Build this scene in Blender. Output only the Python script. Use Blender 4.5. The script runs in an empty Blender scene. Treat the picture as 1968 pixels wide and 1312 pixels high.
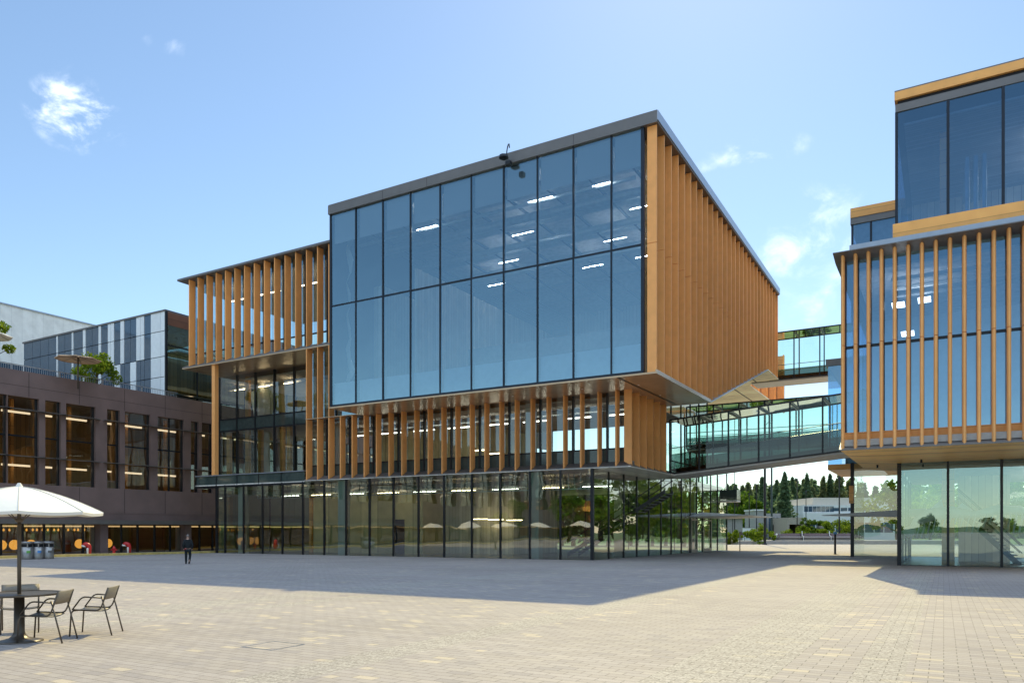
import bpy, math, random
import numpy as np
from mathutils import Vector, Matrix
random.seed(7); rng = np.random.default_rng(7)
S = bpy.context.scene
COL = S.collection
R30 = math.radians(-30)
F = 1437.0; CU = 984.0; HV = 1016.0; EYE = 1.7; SL = 9.0/1437.0
E = (math.cos(R30), math.sin(R30)); B = (-math.sin(R30), math.cos(R30))

# ------------------------------------------------------------------ measuring helpers (survey of the place from the photograph)
def gz(y): return -SL*y
def gp(u, v):
    d = F*EYE/(v-HV-9.0)
    return ((u-CU)/F*d, d, gz(d))
def at(u, d): return ((u-CU)/F*d, d)
def zat(v, d): return EYE+(HV-v)/F*d
def lx(C, u, y):
    k = (u-CU)/F
    return (k*(C[1]+.8660254*y)-C[0]-.5*y)/(.8660254+.5*k)
def ly(C, u, x):
    k = (u-CU)/F
    return (k*(C[1]-.5*x)-C[0]-.8660254*x)/(.5-.8660254*k)
def dep(C, x, y): return C[1]-.5*x+.8660254*y
def lz(C, v, x, y): return EYE+(HV-v)/F*dep(C, x, y)
def l2w(C, x, y): return (C[0]+E[0]*x+B[0]*y, C[1]+E[1]*x+B[1]*y)
def w2l(C, X, Y):
    a, b = X-C[0], Y-C[1]
    return (a*E[0]+b*E[1], a*B[0]+b*B[1])

# ------------------------------------------------------------------ mesh builder
class MB:
    def __init__(s): s.v = []; s.f = []
    def quad(s, a, b, c, d):
        n = len(s.v); s.v += [a, b, c, d]; s.f.append((n, n+1, n+2, n+3)); return s
    def poly(s, pts):
        n = len(s.v); s.v += list(pts); s.f.append(tuple(range(n, n+len(pts)))); return s
    def box(s, x0, x1, y0, y1, z0, z1):
        n = len(s.v)
        s.v += [(x0,y0,z0),(x1,y0,z0),(x1,y1,z0),(x0,y1,z0),(x0,y0,z1),(x1,y0,z1),(x1,y1,z1),(x0,y1,z1)]
        for f in ((0,3,2,1),(4,5,6,7),(0,1,5,4),(1,2,6,5),(2,3,7,6),(3,0,4,7)): s.f.append(tuple(n+i for i in f))
        return s
    def hexa(s, p):          # 8 points, bottom 4 (ccw) then top 4
        n = len(s.v); s.v += list(p)
        for f in ((0,3,2,1),(4,5,6,7),(0,1,5,4),(1,2,6,5),(2,3,7,6),(3,0,4,7)): s.f.append(tuple(n+i for i in f))
        return s
    def prism(s, prof, axis, a, b):   # profile of 2-D points extruded along an axis from a to b
        def P(p, t):
            if axis == 'x': return (t, p[0], p[1])
            if axis == 'y': return (p[0], t, p[1])
            return (p[0], p[1], t)
        n = len(s.v); m = len(prof)
        s.v += [P(p, a) for p in prof]+[P(p, b) for p in prof]
        s.f.append(tuple(n+i for i in range(m))[::-1]); s.f.append(tuple(n+m+i for i in range(m)))
        for i in range(m):
            j = (i+1) % m; s.f.append((n+i, n+j, n+m+j, n+m+i))
        return s
    def lathe(s, c, prof, seg=16, cap=True):
        n = len(s.v)
        for r, z in prof:
            for i in range(seg):
                a = 2*math.pi*i/seg; s.v.append((c[0]+r*math.cos(a), c[1]+r*math.sin(a), c[2]+z))
        for k in range(len(prof)-1):
            for i in range(seg):
                j = (i+1) % seg; s.f.append((n+k*seg+i, n+k*seg+j, n+(k+1)*seg+j, n+(k+1)*seg+i))
        if cap:
            s.f.append(tuple(n+i for i in range(seg))[::-1]); k = len(prof)-1
            s.f.append(tuple(n+k*seg+i for i in range(seg)))
        return s
    def tube(s, pts, r, seg=8, cap=True):
        pts = [Vector(p) for p in pts]; n = len(s.v); m = len(pts)
        rr = r if isinstance(r, (list, tuple)) else [r]*m
        up = None
        for i, p in enumerate(pts):
            t = (pts[min(i+1, m-1)]-pts[max(i-1, 0)]).normalized()
            if up is None:
                up = Vector((0,0,1)) if abs(t.z) < .9 else Vector((1,0,0))
            a = t.cross(up).normalized(); b = a.cross(t).normalized(); up = b
            for k in range(seg):
                q = 2*math.pi*k/seg; s.v.append(tuple(p+(a*math.cos(q)+b*math.sin(q))*rr[i]))
        for i in range(m-1):
            for k in range(seg):
                j = (k+1) % seg; s.f.append((n+i*seg+k, n+(i+1)*seg+k, n+(i+1)*seg+j, n+i*seg+j))
        if cap:
            s.f.append(tuple(n+k for k in range(seg))); s.f.append(tuple(n+(m-1)*seg+k for k in range(seg))[::-1])
        return s
    def mesh(s, name, mat, smooth=False):
        me = bpy.data.meshes.new(name); me.from_pydata([tuple(map(float, v)) for v in s.v], [], s.f)
        if mat: me.materials.append(mat)
        if smooth: me.polygons.foreach_set('use_smooth', [True]*len(me.polygons))
        me.update(); return me
    def build(s, name, mat, parent=None, smooth=False, bevel=0):
        o = bpy.data.objects.new(name, s.mesh(name, mat, smooth)); COL.objects.link(o)
        if parent: o.parent = parent
        if bevel:
            b = o.modifiers.new('bevel', 'BEVEL'); b.width = bevel; b.segments = 2; b.limit_method = 'ANGLE'
        return o

def tag(o, label=None, cat=None, group=None, kind=None):
    if label: o['label'] = label
    if cat: o['category'] = cat
    if group: o['group'] = group
    if kind: o['kind'] = kind
    return o
def thing(name, label, cat, loc=(0,0,0), rz=0, group=None):
    o = bpy.data.objects.new(name, None); COL.objects.link(o)
    o.location = loc; o.rotation_euler = (0,0,rz); o.empty_display_size = .3
    return tag(o, label, cat, group)
def copy_tree(o, parent=None):
    c = o.copy(); COL.objects.link(c)
    if parent: c.parent = parent
    for ch in [x for x in bpy.data.objects if x.parent == o]: copy_tree(ch, c)
    return c
FB = 1.18
def pushback(o, f=FB):
    o.location = (o.location[0]*f, o.location[1]*f, EYE+(o.location[2]-EYE)*f); o.scale = (f, f, f)
    return o
def place(o, loc, rz=0, label=None, sc=1):
    o.location = loc; o.rotation_euler = (0,0,rz); o.scale = (sc,sc,sc)
    if label: o['label'] = label
    return o

# ------------------------------------------------------------------ materials
def newmat(name):
    m = bpy.data.materials.new(name); m.use_nodes = True; nt = m.node_tree
    for n in list(nt.nodes): nt.nodes.remove(n)
    out = nt.nodes.new('ShaderNodeOutputMaterial'); return m, nt, out
def mth(nt, op, a, b=None, c=None):
    n = nt.nodes.new('ShaderNodeMath'); n.operation = op
    for i, x in enumerate((a, b, c)):
        if x is None: continue
        if isinstance(x, (int, float)): n.inputs[i].default_value = x
        else: nt.links.new(x, n.inputs[i])
    return n.outputs[0]
def surf(name, col, rough=.6, metal=0, var=.12, scale=3, bump=.0, bscale=40, spec=.5, rand=.0, emis=None, stretch=None):
    m, nt, out = newmat(name); N = nt.nodes; L = nt.links
    p = N.new('ShaderNodeBsdfPrincipled'); L.new(p.outputs[0], out.inputs[0])
    tc = N.new('ShaderNodeTexCoord'); vec = tc.outputs['Object']
    if stretch:
        mp = N.new('ShaderNodeMapping'); mp.inputs['Scale'].default_value = stretch; L.new(vec, mp.inputs[0]); vec = mp.outputs[0]
    no = N.new('ShaderNodeTexNoise'); no.inputs['Scale'].default_value = scale; no.inputs['Detail'].default_value = 6; L.new(vec, no.inputs[0])
    mr = N.new('ShaderNodeMapRange'); mr.inputs[1].default_value = .3; mr.inputs[2].default_value = .7
    mr.inputs[3].default_value = 1-var; mr.inputs[4].default_value = 1+var; L.new(no.outputs[0], mr.inputs[0])
    val = mr.outputs[0]
    if rand:
        oi = N.new('ShaderNodeObjectInfo')
        val = mth(nt, 'MULTIPLY', val, mth(nt, 'ADD', mth(nt, 'MULTIPLY', oi.outputs['Random'], 2*rand), 1-rand))
    mx = N.new('ShaderNodeVectorMath'); mx.operation = 'SCALE'; mx.inputs[0].default_value = col[:3]; L.new(val, mx.inputs['Scale'])
    L.new(mx.outputs[0], p.inputs['Base Color'])
    p.inputs['Roughness'].default_value = rough; p.inputs['Metallic'].default_value = metal
    p.inputs['Specular IOR Level'].default_value = spec
    if emis:
        p.inputs['Emission Color'].default_value = (*emis[:3], 1); p.inputs['Emission Strength'].default_value = emis[3]
    if bump:
        n2 = N.new('ShaderNodeTexNoise'); n2.inputs['Scale'].default_value = bscale; n2.inputs['Detail'].default_value = 4; L.new(vec, n2.inputs[0])
        bm = N.new('ShaderNodeBump'); bm.inputs['Strength'].default_value = bump; bm.inputs['Distance'].default_value = .02
        L.new(n2.outputs[0], bm.inputs['Height']); L.new(bm.outputs[0], p.inputs['Normal'])
    return m
def glass(name, tint, ior, wav=.05, rcol=(1,1,1), wsc=.35, base=.0):
    m, nt, out = newmat(name); N = nt.nodes; L = nt.links
    tr = N.new('ShaderNodeBsdfTransparent'); tr.inputs[0].default_value = (*tint, 1)
    gl = N.new('ShaderNodeBsdfGlossy'); gl.inputs['Roughness'].default_value = .0; gl.inputs[0].default_value = (*rcol, 1)
    fr = N.new('ShaderNodeFresnel'); fr.inputs[0].default_value = ior
    mx = N.new('ShaderNodeMixShader'); L.new(mth(nt, 'ADD', mth(nt, 'MULTIPLY', fr.outputs[0], 1-base), base), mx.inputs[0]); L.new(tr.outputs[0], mx.inputs[1]); L.new(gl.outputs[0], mx.inputs[2])
    tc = N.new('ShaderNodeTexCoord'); oi = N.new('ShaderNodeObjectInfo')
    sc = mth(nt, 'MULTIPLY', oi.outputs['Random'], 60)
    ad = N.new('ShaderNodeVectorMath'); ad.operation = 'ADD'; L.new(tc.outputs['Object'], ad.inputs[0]); L.new(sc, ad.inputs[1])
    no = N.new('ShaderNodeTexNoise'); no.inputs['Scale'].default_value = wsc; no.inputs['Detail'].default_value = 1.5; L.new(ad.outputs[0], no.inputs[0])
    bm = N.new('ShaderNodeBump'); bm.inputs['Strength'].default_value = 1; bm.inputs['Distance'].default_value = wav
    L.new(no.outputs[0], bm.inputs['Height']); L.new(bm.outputs[0], gl.inputs['Normal'])
    L.new(mx.outputs[0], out.inputs[0]); return m
def leafmat(name, a, b, trans=.3):
    m, nt, out = newmat(name); N = nt.nodes; L = nt.links
    ge = N.new('ShaderNodeNewGeometry'); rp = N.new('ShaderNodeValToRGB')
    rp.color_ramp.elements[0].color = (*a, 1); rp.color_ramp.elements[1].color = (*b, 1)
    L.new(ge.outputs['Random Per Island'], rp.inputs[0])
    d = N.new('ShaderNodeBsdfDiffuse'); t = N.new('ShaderNodeBsdfTranslucent'); L.new(rp.outputs[0], d.inputs[0]); L.new(rp.outputs[0], t.inputs[0])
    mx = N.new('ShaderNodeMixShader'); mx.inputs[0].default_value = trans; L.new(d.outputs[0], mx.inputs[1]); L.new(t.outputs[0], mx.inputs[2])
    L.new(mx.outputs[0], out.inputs[0]); return m
def paver():
    m, nt, out = newmat('pavers'); N = nt.nodes; L = nt.links
    p = N.new('ShaderNodeBsdfPrincipled'); L.new(p.outputs[0], out.inputs[0]); p.inputs['Roughness'].default_value = .75; p.inputs['Specular IOR Level'].default_value = .3
    ge = N.new('ShaderNodeNewGeometry'); vr = N.new('ShaderNodeVectorRotate'); vr.rotation_type = 'Z_AXIS'; vr.inputs['Angle'].default_value = math.radians(30)
    L.new(ge.outputs['Position'], vr.inputs[0]); sp = N.new('ShaderNodeSeparateXYZ'); L.new(vr.outputs[0], sp.inputs[0])
    x, y = sp.outputs[0], sp.outputs[1]
    W, H = .32, .16
    ry = mth(nt, 'DIVIDE', y, H); row = mth(nt, 'FLOOR', ry); fy = mth(nt, 'FRACT', ry)
    off = mth(nt, 'MULTIPLY', mth(nt, 'FLOORED_MODULO', row, 2), .5)
    cx = mth(nt, 'ADD', mth(nt, 'DIVIDE', x, W), off); colm = mth(nt, 'FLOOR', cx); fx = mth(nt, 'FRACT', cx)
    cb = N.new('ShaderNodeCombineXYZ'); L.new(colm, cb.inputs[0]); L.new(row, cb.inputs[1])
    wn = N.new('ShaderNodeTexWhiteNoise'); wn.noise_dimensions = '2D'; L.new(cb.outputs[0], wn.inputs[0])
    rp = N.new('ShaderNodeValToRGB'); rp.color_ramp.interpolation = 'CONSTANT'; el = rp.color_ramp.elements
    el[0].position = 0; el[0].color = (0.494,0.418,0.325,1); el[1].position = .09; el[1].color = (0.382,0.335,0.305,1)
    for q, c in ((.4,(0.368,0.321,0.288)),(.65,(0.398,0.348,0.309)),(.86,(0.355,0.311,0.286)),(.95,(0.331,0.292,0.273))):
        e = el.new(q); e.color = (*c, 1)
    wg = N.new('ShaderNodeTexWhiteNoise'); wg.noise_dimensions = '1D'; L.new(mth(nt, 'FLOOR', mth(nt, 'DIVIDE', x, W*2)), wg.inputs['W'])
    gate = mth(nt, 'MULTIPLY', mth(nt, 'GREATER_THAN', wg.outputs[0], .42), .1)
    L.new(mth(nt, 'MAXIMUM', wn.outputs[0], gate), rp.inputs[0])
    ex = mth(nt, 'MULTIPLY', mth(nt, 'MINIMUM', fx, mth(nt, 'SUBTRACT', 1, fx)), W)
    ey = mth(nt, 'MULTIPLY', mth(nt, 'MINIMUM', fy, mth(nt, 'SUBTRACT', 1, fy)), H)
    jt = mth(nt, 'LESS_THAN', mth(nt, 'MINIMUM', ex, ey), .006)
    # speckled granite bands running the other way
    bx = mth(nt, 'FLOORED_MODULO', mth(nt, 'ADD', x, 8), 13); band = 0.0
    for b0, b1 in ((.8,1.5),(4.95,6.25),(7.05,7.6)):
        band = mth(nt, 'MAXIMUM', band, mth(nt, 'MULTIPLY', mth(nt, 'GREATER_THAN', bx, b0), mth(nt, 'LESS_THAN', bx, b1)))
    vo = N.new('ShaderNodeTexVoronoi'); vo.inputs['Scale'].default_value = 45; L.new(vr.outputs[0], vo.inputs[0])
    sr = N.new('ShaderNodeValToRGB'); e = sr.color_ramp.elements; e[0].color = (.24,.215,.185,1); e[1].color = (.56,.51,.44,1); e[0].position = .2; e[1].position = .9
    sx = N.new('ShaderNodeSeparateColor'); L.new(vo.outputs['Color'], sx.inputs[0]); L.new(sx.outputs[0], sr.inputs[0])
    m1 = N.new('ShaderNodeMix'); m1.data_type = 'RGBA'; L.new(mth(nt, 'MULTIPLY', band, .6), m1.inputs[0]); L.new(rp.outputs[0], m1.inputs[6]); L.new(sr.outputs[0], m1.inputs[7])
    # broad patches, a few courses of darker stone, fine speckle
    n1 = N.new('ShaderNodeTexNoise'); n1.inputs['Scale'].default_value = .16; n1.inputs['Detail'].default_value = 5; L.new(ge.outputs['Position'], n1.inputs[0])
    n2 = N.new('ShaderNodeTexNoise'); n2.inputs['Scale'].default_value = 60; n2.inputs['Detail'].default_value = 3; L.new(ge.outputs['Position'], n2.inputs[0])
    wr = N.new('ShaderNodeTexWhiteNoise'); wr.noise_dimensions = '1D'; L.new(row, wr.inputs['W'])
    k = mth(nt, 'ADD', mth(nt, 'MULTIPLY', n1.outputs[0], .5), .75)
    k = mth(nt, 'MULTIPLY', k, mth(nt, 'ADD', mth(nt, 'MULTIPLY', n2.outputs[0], .5), .75))
    k = mth(nt, 'MULTIPLY', k, mth(nt, 'ADD', mth(nt, 'MULTIPLY', wr.outputs[0], .1), .95))
    n3 = N.new('ShaderNodeTexNoise'); n3.inputs['Scale'].default_value = 1.1; n3.inputs['Detail'].default_value = 7; n3.inputs['Roughness'].default_value = .7; L.new(ge.outputs['Position'], n3.inputs[0])
    st_ = N.new('ShaderNodeMapRange'); st_.inputs[1].default_value = .60; st_.inputs[2].default_value = .72; st_.inputs[3].default_value = 1; st_.inputs[4].default_value = .86; L.new(n3.outputs[0], st_.inputs[0]); k = mth(nt, 'MULTIPLY', k, st_.outputs[0])
    k = mth(nt, 'MULTIPLY', k, mth(nt, 'SUBTRACT', 1, mth(nt, 'MULTIPLY', jt, .5)))
    vs = N.new('ShaderNodeVectorMath'); vs.operation = 'SCALE'; L.new(m1.outputs[2], vs.inputs[0]); L.new(k, vs.inputs['Scale'])
    L.new(vs.outputs[0], p.inputs['Base Color'])
    bm = N.new('ShaderNodeBump'); bm.inputs['Strength'].default_value = .35; bm.inputs['Distance'].default_value = .006
    L.new(mth(nt, 'ADD', mth(nt, 'SUBTRACT', 1, jt), mth(nt, 'MULTIPLY', wn.outputs[0], .25)), bm.inputs['Height']); L.new(bm.outputs[0], p.inputs['Normal'])
    return m
def slatted(name, col, per=.2, rough=.55, dark=.5, axis=0, vr=.4):
    m, nt, out = newmat(name); N = nt.nodes; L = nt.links
    p = N.new('ShaderNodeBsdfPrincipled'); L.new(p.outputs[0], out.inputs[0]); p.inputs['Roughness'].default_value = rough
    tc = N.new('ShaderNodeTexCoord'); sp = N.new('ShaderNodeSeparateXYZ'); L.new(tc.outputs['Object'], sp.inputs[0])
    c = mth(nt, 'DIVIDE', sp.outputs[axis], per) if axis != 3 else mth(nt, 'DIVIDE', mth(nt, 'ADD', sp.outputs[0], sp.outputs[1]), per)
    fl = mth(nt, 'FLOOR', c); fr = mth(nt, 'FRACT', c)
    wn = N.new('ShaderNodeTexWhiteNoise'); wn.noise_dimensions = '1D'; L.new(fl, wn.inputs['W'])
    k = mth(nt, 'ADD', mth(nt, 'MULTIPLY', wn.outputs[0], vr), 1-vr/2)
    k = mth(nt, 'MULTIPLY', k, mth(nt, 'SUBTRACT', 1, mth(nt, 'MULTIPLY', mth(nt, 'LESS_THAN', fr, .06), dark)))
    no = N.new('ShaderNodeTexNoise'); no.inputs['Scale'].default_value = 1.3; no.inputs['Detail'].default_value = 6; L.new(tc.outputs['Object'], no.inputs[0])
    k = mth(nt, 'MULTIPLY', k, mth(nt, 'ADD', mth(nt, 'MULTIPLY', no.outputs[0], .5), .75))
    vs = N.new('ShaderNodeVectorMath'); vs.operation = 'SCALE'; vs.inputs[0].default_value = col; L.new(k, vs.inputs['Scale']); L.new(vs.outputs[0], p.inputs['Base Color'])
    return m

M = {}
M['pavers'] = paver()
M['grass'] = surf('grass', (.07,.12,.025), .9, var=.4, scale=.3)
M['fin'] = surf('bronze_fin', (.97,.44,.145), .5, .0, .06, 2, spec=.25, rand=.09, bump=.02, bscale=90)
M['finr'] = surf('bronze_fin_round', (.93,.47,.17), .5, .0, .06, 2, spec=.25, rand=.05)
M['wood'] = slatted('warm_panel', (.90,.44,.12), .62, .45, .35, 2)
M['soffit'] = surf('bronze_soffit', (.62,.42,.25), .25, .35, .08, 1)
M['woodlit'] = slatted('lit_wood_soffit', (.95,.60,.20), .62, .45, .25, 1)  # brighter copy of the warm panel, the underside's bounced light put into its colour
M['cream'] = slatted('cream_soffit', (.92,.86,.60), 2.4, .5, .35, 1)
M['white'] = surf('white_paint', (.75,.74,.70), .5, var=.04)
M['wsoff'] = slatted('white_soffit', (.72,.68,.60), 1.2, .35, .3, 0)
M['greym'] = surf('grey_metal', (.19,.175,.165), .4, .4, .06, 1.5)
M['edge'] = surf('pale_metal_edge', (.42,.45,.50), .35, .6, .05)
M['black'] = surf('black_mullion', (.012,.013,.016), .4, .2, .1)
M['navy'] = surf('dark_blue_frame', (.012,.018,.03), .4, .2, .1)
M['gbox'] = glass('blue_glass', (.72,.88,1), 1.6, .02, (.65,.91,1), base=.36)
M['gmid'] = glass('clear_glass', (.70,.80,.78), 1.55, .02, base=.10)
M['ggnd'] = glass('green_clear_glass', (.72,.88,.78), 1.55, .014, base=.18)
M['gbr'] = glass('bridge_glass', (.86,.95,.90), 1.45, .02)
M['gspan'] = surf('dark_green_spandrel', (.05,.072,.065), .08, 0, .15, spec=.7)
M['gcyan'] = glass('cyan_glass', (.75,.85,.8), 1.6, .02, (.8,1,1), base=.22)
M['grb'] = glass('pale_cyan_glass', (.78,.92,.90), 1.6, .006, (.68,.95,1), base=.22)
M['gdark'] = glass('bronze_tinted_glass', (.66,.58,.46), 1.6, .04, base=.10)
M['gblue'] = glass('deep_blue_glass', (.48,.63,.85), 1.6, .02, (.54,.82,1), base=.26)
M['frost'] = surf('frosted_band', (.72,.80,.85), .5, var=.05)
M['shade'] = surf('roller_shade', (.60,.61,.64), .8, var=.05, scale=30)
M['conc'] = surf('concrete', (.36,.345,.32), .8, var=.12, bump=.05)
M['ceil'] = surf('grey_ceiling', (.58,.54,.52), .8, var=.15)
M['duct'] = surf('galvanised_duct', (.45,.47,.48), .35, .6, .1)
M['board'] = slatted('wood_board', (.66,.58,.46), .35, .6, .6, 3)
M['beige'] = slatted('beige_panel', (.74,.60,.32), 1.9, .6, .3, 0)
M['floor'] = surf('interior_floor', (.22,.21,.19), .25, var=.1)
M['carpet'] = surf('grey_carpet', (.30,.29,.28), .9, var=.15)
M['lamp'] = surf('lamp_tube', (.9,.8,.6), .5, emis=(1,.72,.42,7))
M['llamp'] = surf('linear_lamp', (.8,.78,.7), .5, emis=(1,.9,.7,.9))
M['lampd'] = surf('dim_lamp_tube', (.9,.9,.85), .5, emis=(1,.95,.88,30))
M['lampw'] = surf('lamp_tube_white', (.9,.9,.85), .5, emis=(1,.93,.8,4.5))
M['glow'] = surf('lamp_globe', (.9,.6,.15), .5, emis=(1,.52,.10,.7))
M['brown'] = surf('dark_brown_panel', (.215,.145,.13), .5, .0, .12, .8)
M['brownj'] = surf('dark_joint', (.025,.018,.018), .6)
M['terra'] = slatted('terracotta_panel', (.25,.10,.05), .9, .6, .4, 2)
M['panelw'] = surf('white_panel', (.82,.85,.86), .35, .1, .04, rand=.05)
M['panelg'] = surf('grey_panel', (.22,.24,.26), .3, .2, .05, rand=.06)
M['wmetal'] = slatted('white_ribbed_metal', (.92,.90,.85), 1.1, .5, .10, 1, .06)
M['goldr'] = slatted('gold_slat', (.62,.40,.15), .32, .45, .6, 1)
M['umb'] = surf('cream_canvas', (.80,.76,.68), .8, var=.04, bump=.1, bscale=20)
M['seam'] = surf('canvas_seam', (.62,.58,.50), .8)
M['taupe'] = surf('taupe_steel', (.115,.095,.075), .4, .5, .08)
M['seat'] = surf('grey_mesh_seat', (.24,.21,.165), .5, .3, .1, 60)
M['steel'] = surf('bin_steel', (.32,.30,.28), .35, .6, .1)
M['red'] = surf('red_paint', (.52,.02,.02), .4, var=.08)
M['green'] = surf('green_label', (.16,.45,.08), .5)
M['blue'] = surf('blue_label', (.08,.28,.62), .5)
M['yellow'] = surf('yellow_kerb', (.62,.48,.16), .7, var=.2)
M['skin'] = surf('skin', (.42,.25,.18), .6, var=.05)
M['cloth'] = surf('dark_cloth', (.010,.014,.016), .9, var=.2)
M['hair'] = surf('grey_hair', (.20,.17,.15), .8, var=.2)
M['shoe'] = surf('black_shoe', (.006,.006,.007), .6)
M['bark'] = surf('bark', (.10,.07,.045), .9, var=.3, scale=6)
M['leaf'] = leafmat('broad_leaf', (.05,.11,.015), (.18,.26,.03), .45)
M['leafy'] = leafmat('lime_leaf', (.09,.17,.015), (.27,.33,.03), .4)
M['needle'] = leafmat('conifer_needle', (.11,.18,.10), (.21,.28,.13), .6)
M['needl2'] = leafmat('dry_conifer_needle', (.12,.17,.07), (.27,.28,.13), .6)
M['bone'] = surf('white_bone', (.78,.77,.74), .5, var=.05)

# ------------------------------------------------------------------ ground
def sheet(name, x0, x1, y0, y1, dz, mat, n=1):
    b = MB()
    b.quad((x0,y0,gz(y0)+dz),(x1,y0,gz(y0)+dz),(x1,y1,gz(y1)+dz),(x0,y1,gz(y1)+dz))
    return tag(b.build(name, mat), kind='structure')
sheet('ground', -900, 1200, -500, 1400, -.05, M['grass'])
sheet('plaza_paving', -170, 150, -110, 121, 0, M['pavers'])

# ------------------------------------------------------------------ MAIN BUILDING
C = (5.13, 47.9)
main = thing('office_building', 'large timber-coloured office building with a projecting two-storey blue glass box over the plaza', 'office building', (C[0], C[1], 0), R30)
def X(u, y): return lx(C, u, y)
def pane_xz(name, x0, x1, y, z0, z1, mat, par):
    if name == 'glass_pane':
        t, q = random.uniform(-.012, .012), random.uniform(-.012, .012)
        return MB().quad((x0,y-t-q,z0),(x1,y+t-q,z0),(x1,y+t+q,z1),(x0,y-t+q,z1)).build(name, mat, par)
    return MB().quad((x0,y,z0),(x1,y,z0),(x1,y,z1),(x0,y,z1)).build(name, mat, par)
def pane_yz(name, x, y0, y1, z0, z1, mat, par, z1b=None):
    return MB().quad((x,y0,z0),(x,y1,z0),(x,y1,z1 if z1b is None else z1b),(x,y0,z1)).build(name, mat, par)
ZG, Z1, Z2, Z3, ZR = -.7, 5.57, 10.51, 16.3, 24.4
YB = 33.0
# ground floor, front
gus = [416.5,432.5,468,504.6,542.7,582,623,665,710,756,804,853.5,906.5,961.5,1018,1077,1138]
gx = [X(u, 0) for u in gus]; gx[-1] = 0
for a, b in zip(gx[:-1], gx[1:]): pane_xz('shopfront_pane', a, b, 0, ZG, Z1-.02, M['ggnd'], main)
for i, a in enumerate(gx):
    w = .05 if 0 < i < len(gx)-1 else .1
    MB().box(a-w, a+w, -.06, .14, ZG, Z1-.02).build('mullion', M['black'], main)
# ground floor, right side with doors
rus = [1170,1199,1224,1247,1270.5,1290,1309.6,1326.4,1339,1350,1366,1379,1397]
ry = [0]+[ly(C, u, 0) for u in rus]
ZT = 8.7
for a, b in zip(ry[:-1], ry[1:]):
    pane_yz('shopfront_pane', 0, a, b, ZG, Z1-.02 if b < 12.6 else ZT, M['ggnd'], main)
for a in ry[1:]:
    MB().box(-.1, .05, a-.035, a+.035, ZG, Z1-.02 if a < 12.6 else ZT).build('mullion', M['black'], main)
for k in (8, 10):
    d0, d1 = ry[k], ry[k+1]; zb = gz(70)+.02
    d = MB().box(.06, .12, d0+.08, d0+.2, zb, 2.6).box(.06, .12, d1-.2, d1-.08, zb, 2.6).box(.06,.12,d0+.2,d1-.2,2.45,2.6).box(.06,.12,d0+.2,d1-.2,zb,zb+.3).build('door', M['steel'], main)
    MB().tube([(.2,(d0+d1)/2,.4),(.2,(d0+d1)/2,1.5)], .025).build('handle', M['steel'], d)
# ground floor, left end and back
for a, b in ((0,6),(6,13),(13,20),(20,26),(26,YB)):
    pane_yz('end_pane', gx[0], a, b, ZG, Z1-.02, M['ggnd'], main)
    MB().box(gx[0]-.05, gx[0]+.05, b-.05, b+.05, ZG, Z1-.02).build('mullion', M['black'], main)
for i in range(7):
    a = gx[0]+(-gx[0])*i/7; b = gx[0]+(-gx[0])*(i+1)/7
    pane_xz('back_pane', a, b, YB, ZG, ZT, M['ggnd'], main)
    if i: MB().box(a-.05, a+.05, YB-.05, YB+.05, ZG, ZT).build('mullion', M['black'], main)
# interior floor (follows the paving) and ceiling
def gl(x, y): return gz(dep(C, x, y))
fb = MB().quad((gx[0],.05,gl(gx[0],.05)+.012),(-.05,.05,gl(-.05,.05)+.012),(-.05,YB-.1,gl(0,YB)+.012),(gx[0],YB-.1,gl(gx[0],YB)+.012)); fb.build('interior_floor', M['floor'], main)
# slab over the ground floor: white soffit + bevelled metal sill
xs0 = X(587.3, 0)-.08; xs1 = 2.65
MB().box(xs0, xs1, -.1, 12.3, Z1, Z1+.05).build('soffit', M['wsoff'], main)
MB().box(gx[0]-.05, xs0, 1, 12.3, Z1, Z1+.05).build('soffit', M['wsoff'], main)
MB().box(gx[0]-.05, 0, 12.3, YB, Z1, Z1+.05).build('soffit', M['wsoff'], main)
MB().prism([(-.1,Z1+.05),(.55,Z1+.05),(.55,Z1+.42),(-.1,Z1+.1)], 'x', xs0, xs1-.0).build('sill', M['greym'], main)
MB().prism([(2.65,Z1+.05),(2.65,Z1+.1),(2.0,Z1+.42),(2.0,Z1+.05)], 'y', .55, 7.9).build('sill', M['greym'], main)
MB().box(gx[0], 1.98, .56, 12.2, Z1+.06, Z1+.4).build('floor_slab', M['conc'], main)
MB().box(gx[0], -.1, 12.2, YB-.02, Z1+.06, Z1+.4).build('floor_slab', M['conc'], main)
# glass edge of the slab beyond the side fins
for a, b in ((7.9,9.4),(9.4,10.9),(10.9,12.3)):
    pane_yz('balustrade_pane', 2.62, a, b-.03, Z1+.1, Z1+1.0, M['gmid'], main)
MB().box(2.5,2.66,7.9,12.3,Z1+1.0,Z1+1.05).build('handrail', M['black'], main)
MB().box(2.5,2.66,7.9,12.3,Z1-.02,Z1+.1).build('slab_edge', M['wsoff'], main)
# fins of the middle storey, front
fu = [587.3,608.6,630.6,652.4,675.2,700.7,722.2,746,770.8,796.3,821.8,848,874.8,902.3,930.8,960,989.5,1019.3,1049.9,1081.7,1114.2,1148.1,1182]
fx_ = [X(u+1.5, -.1) for u in fu]
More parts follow.
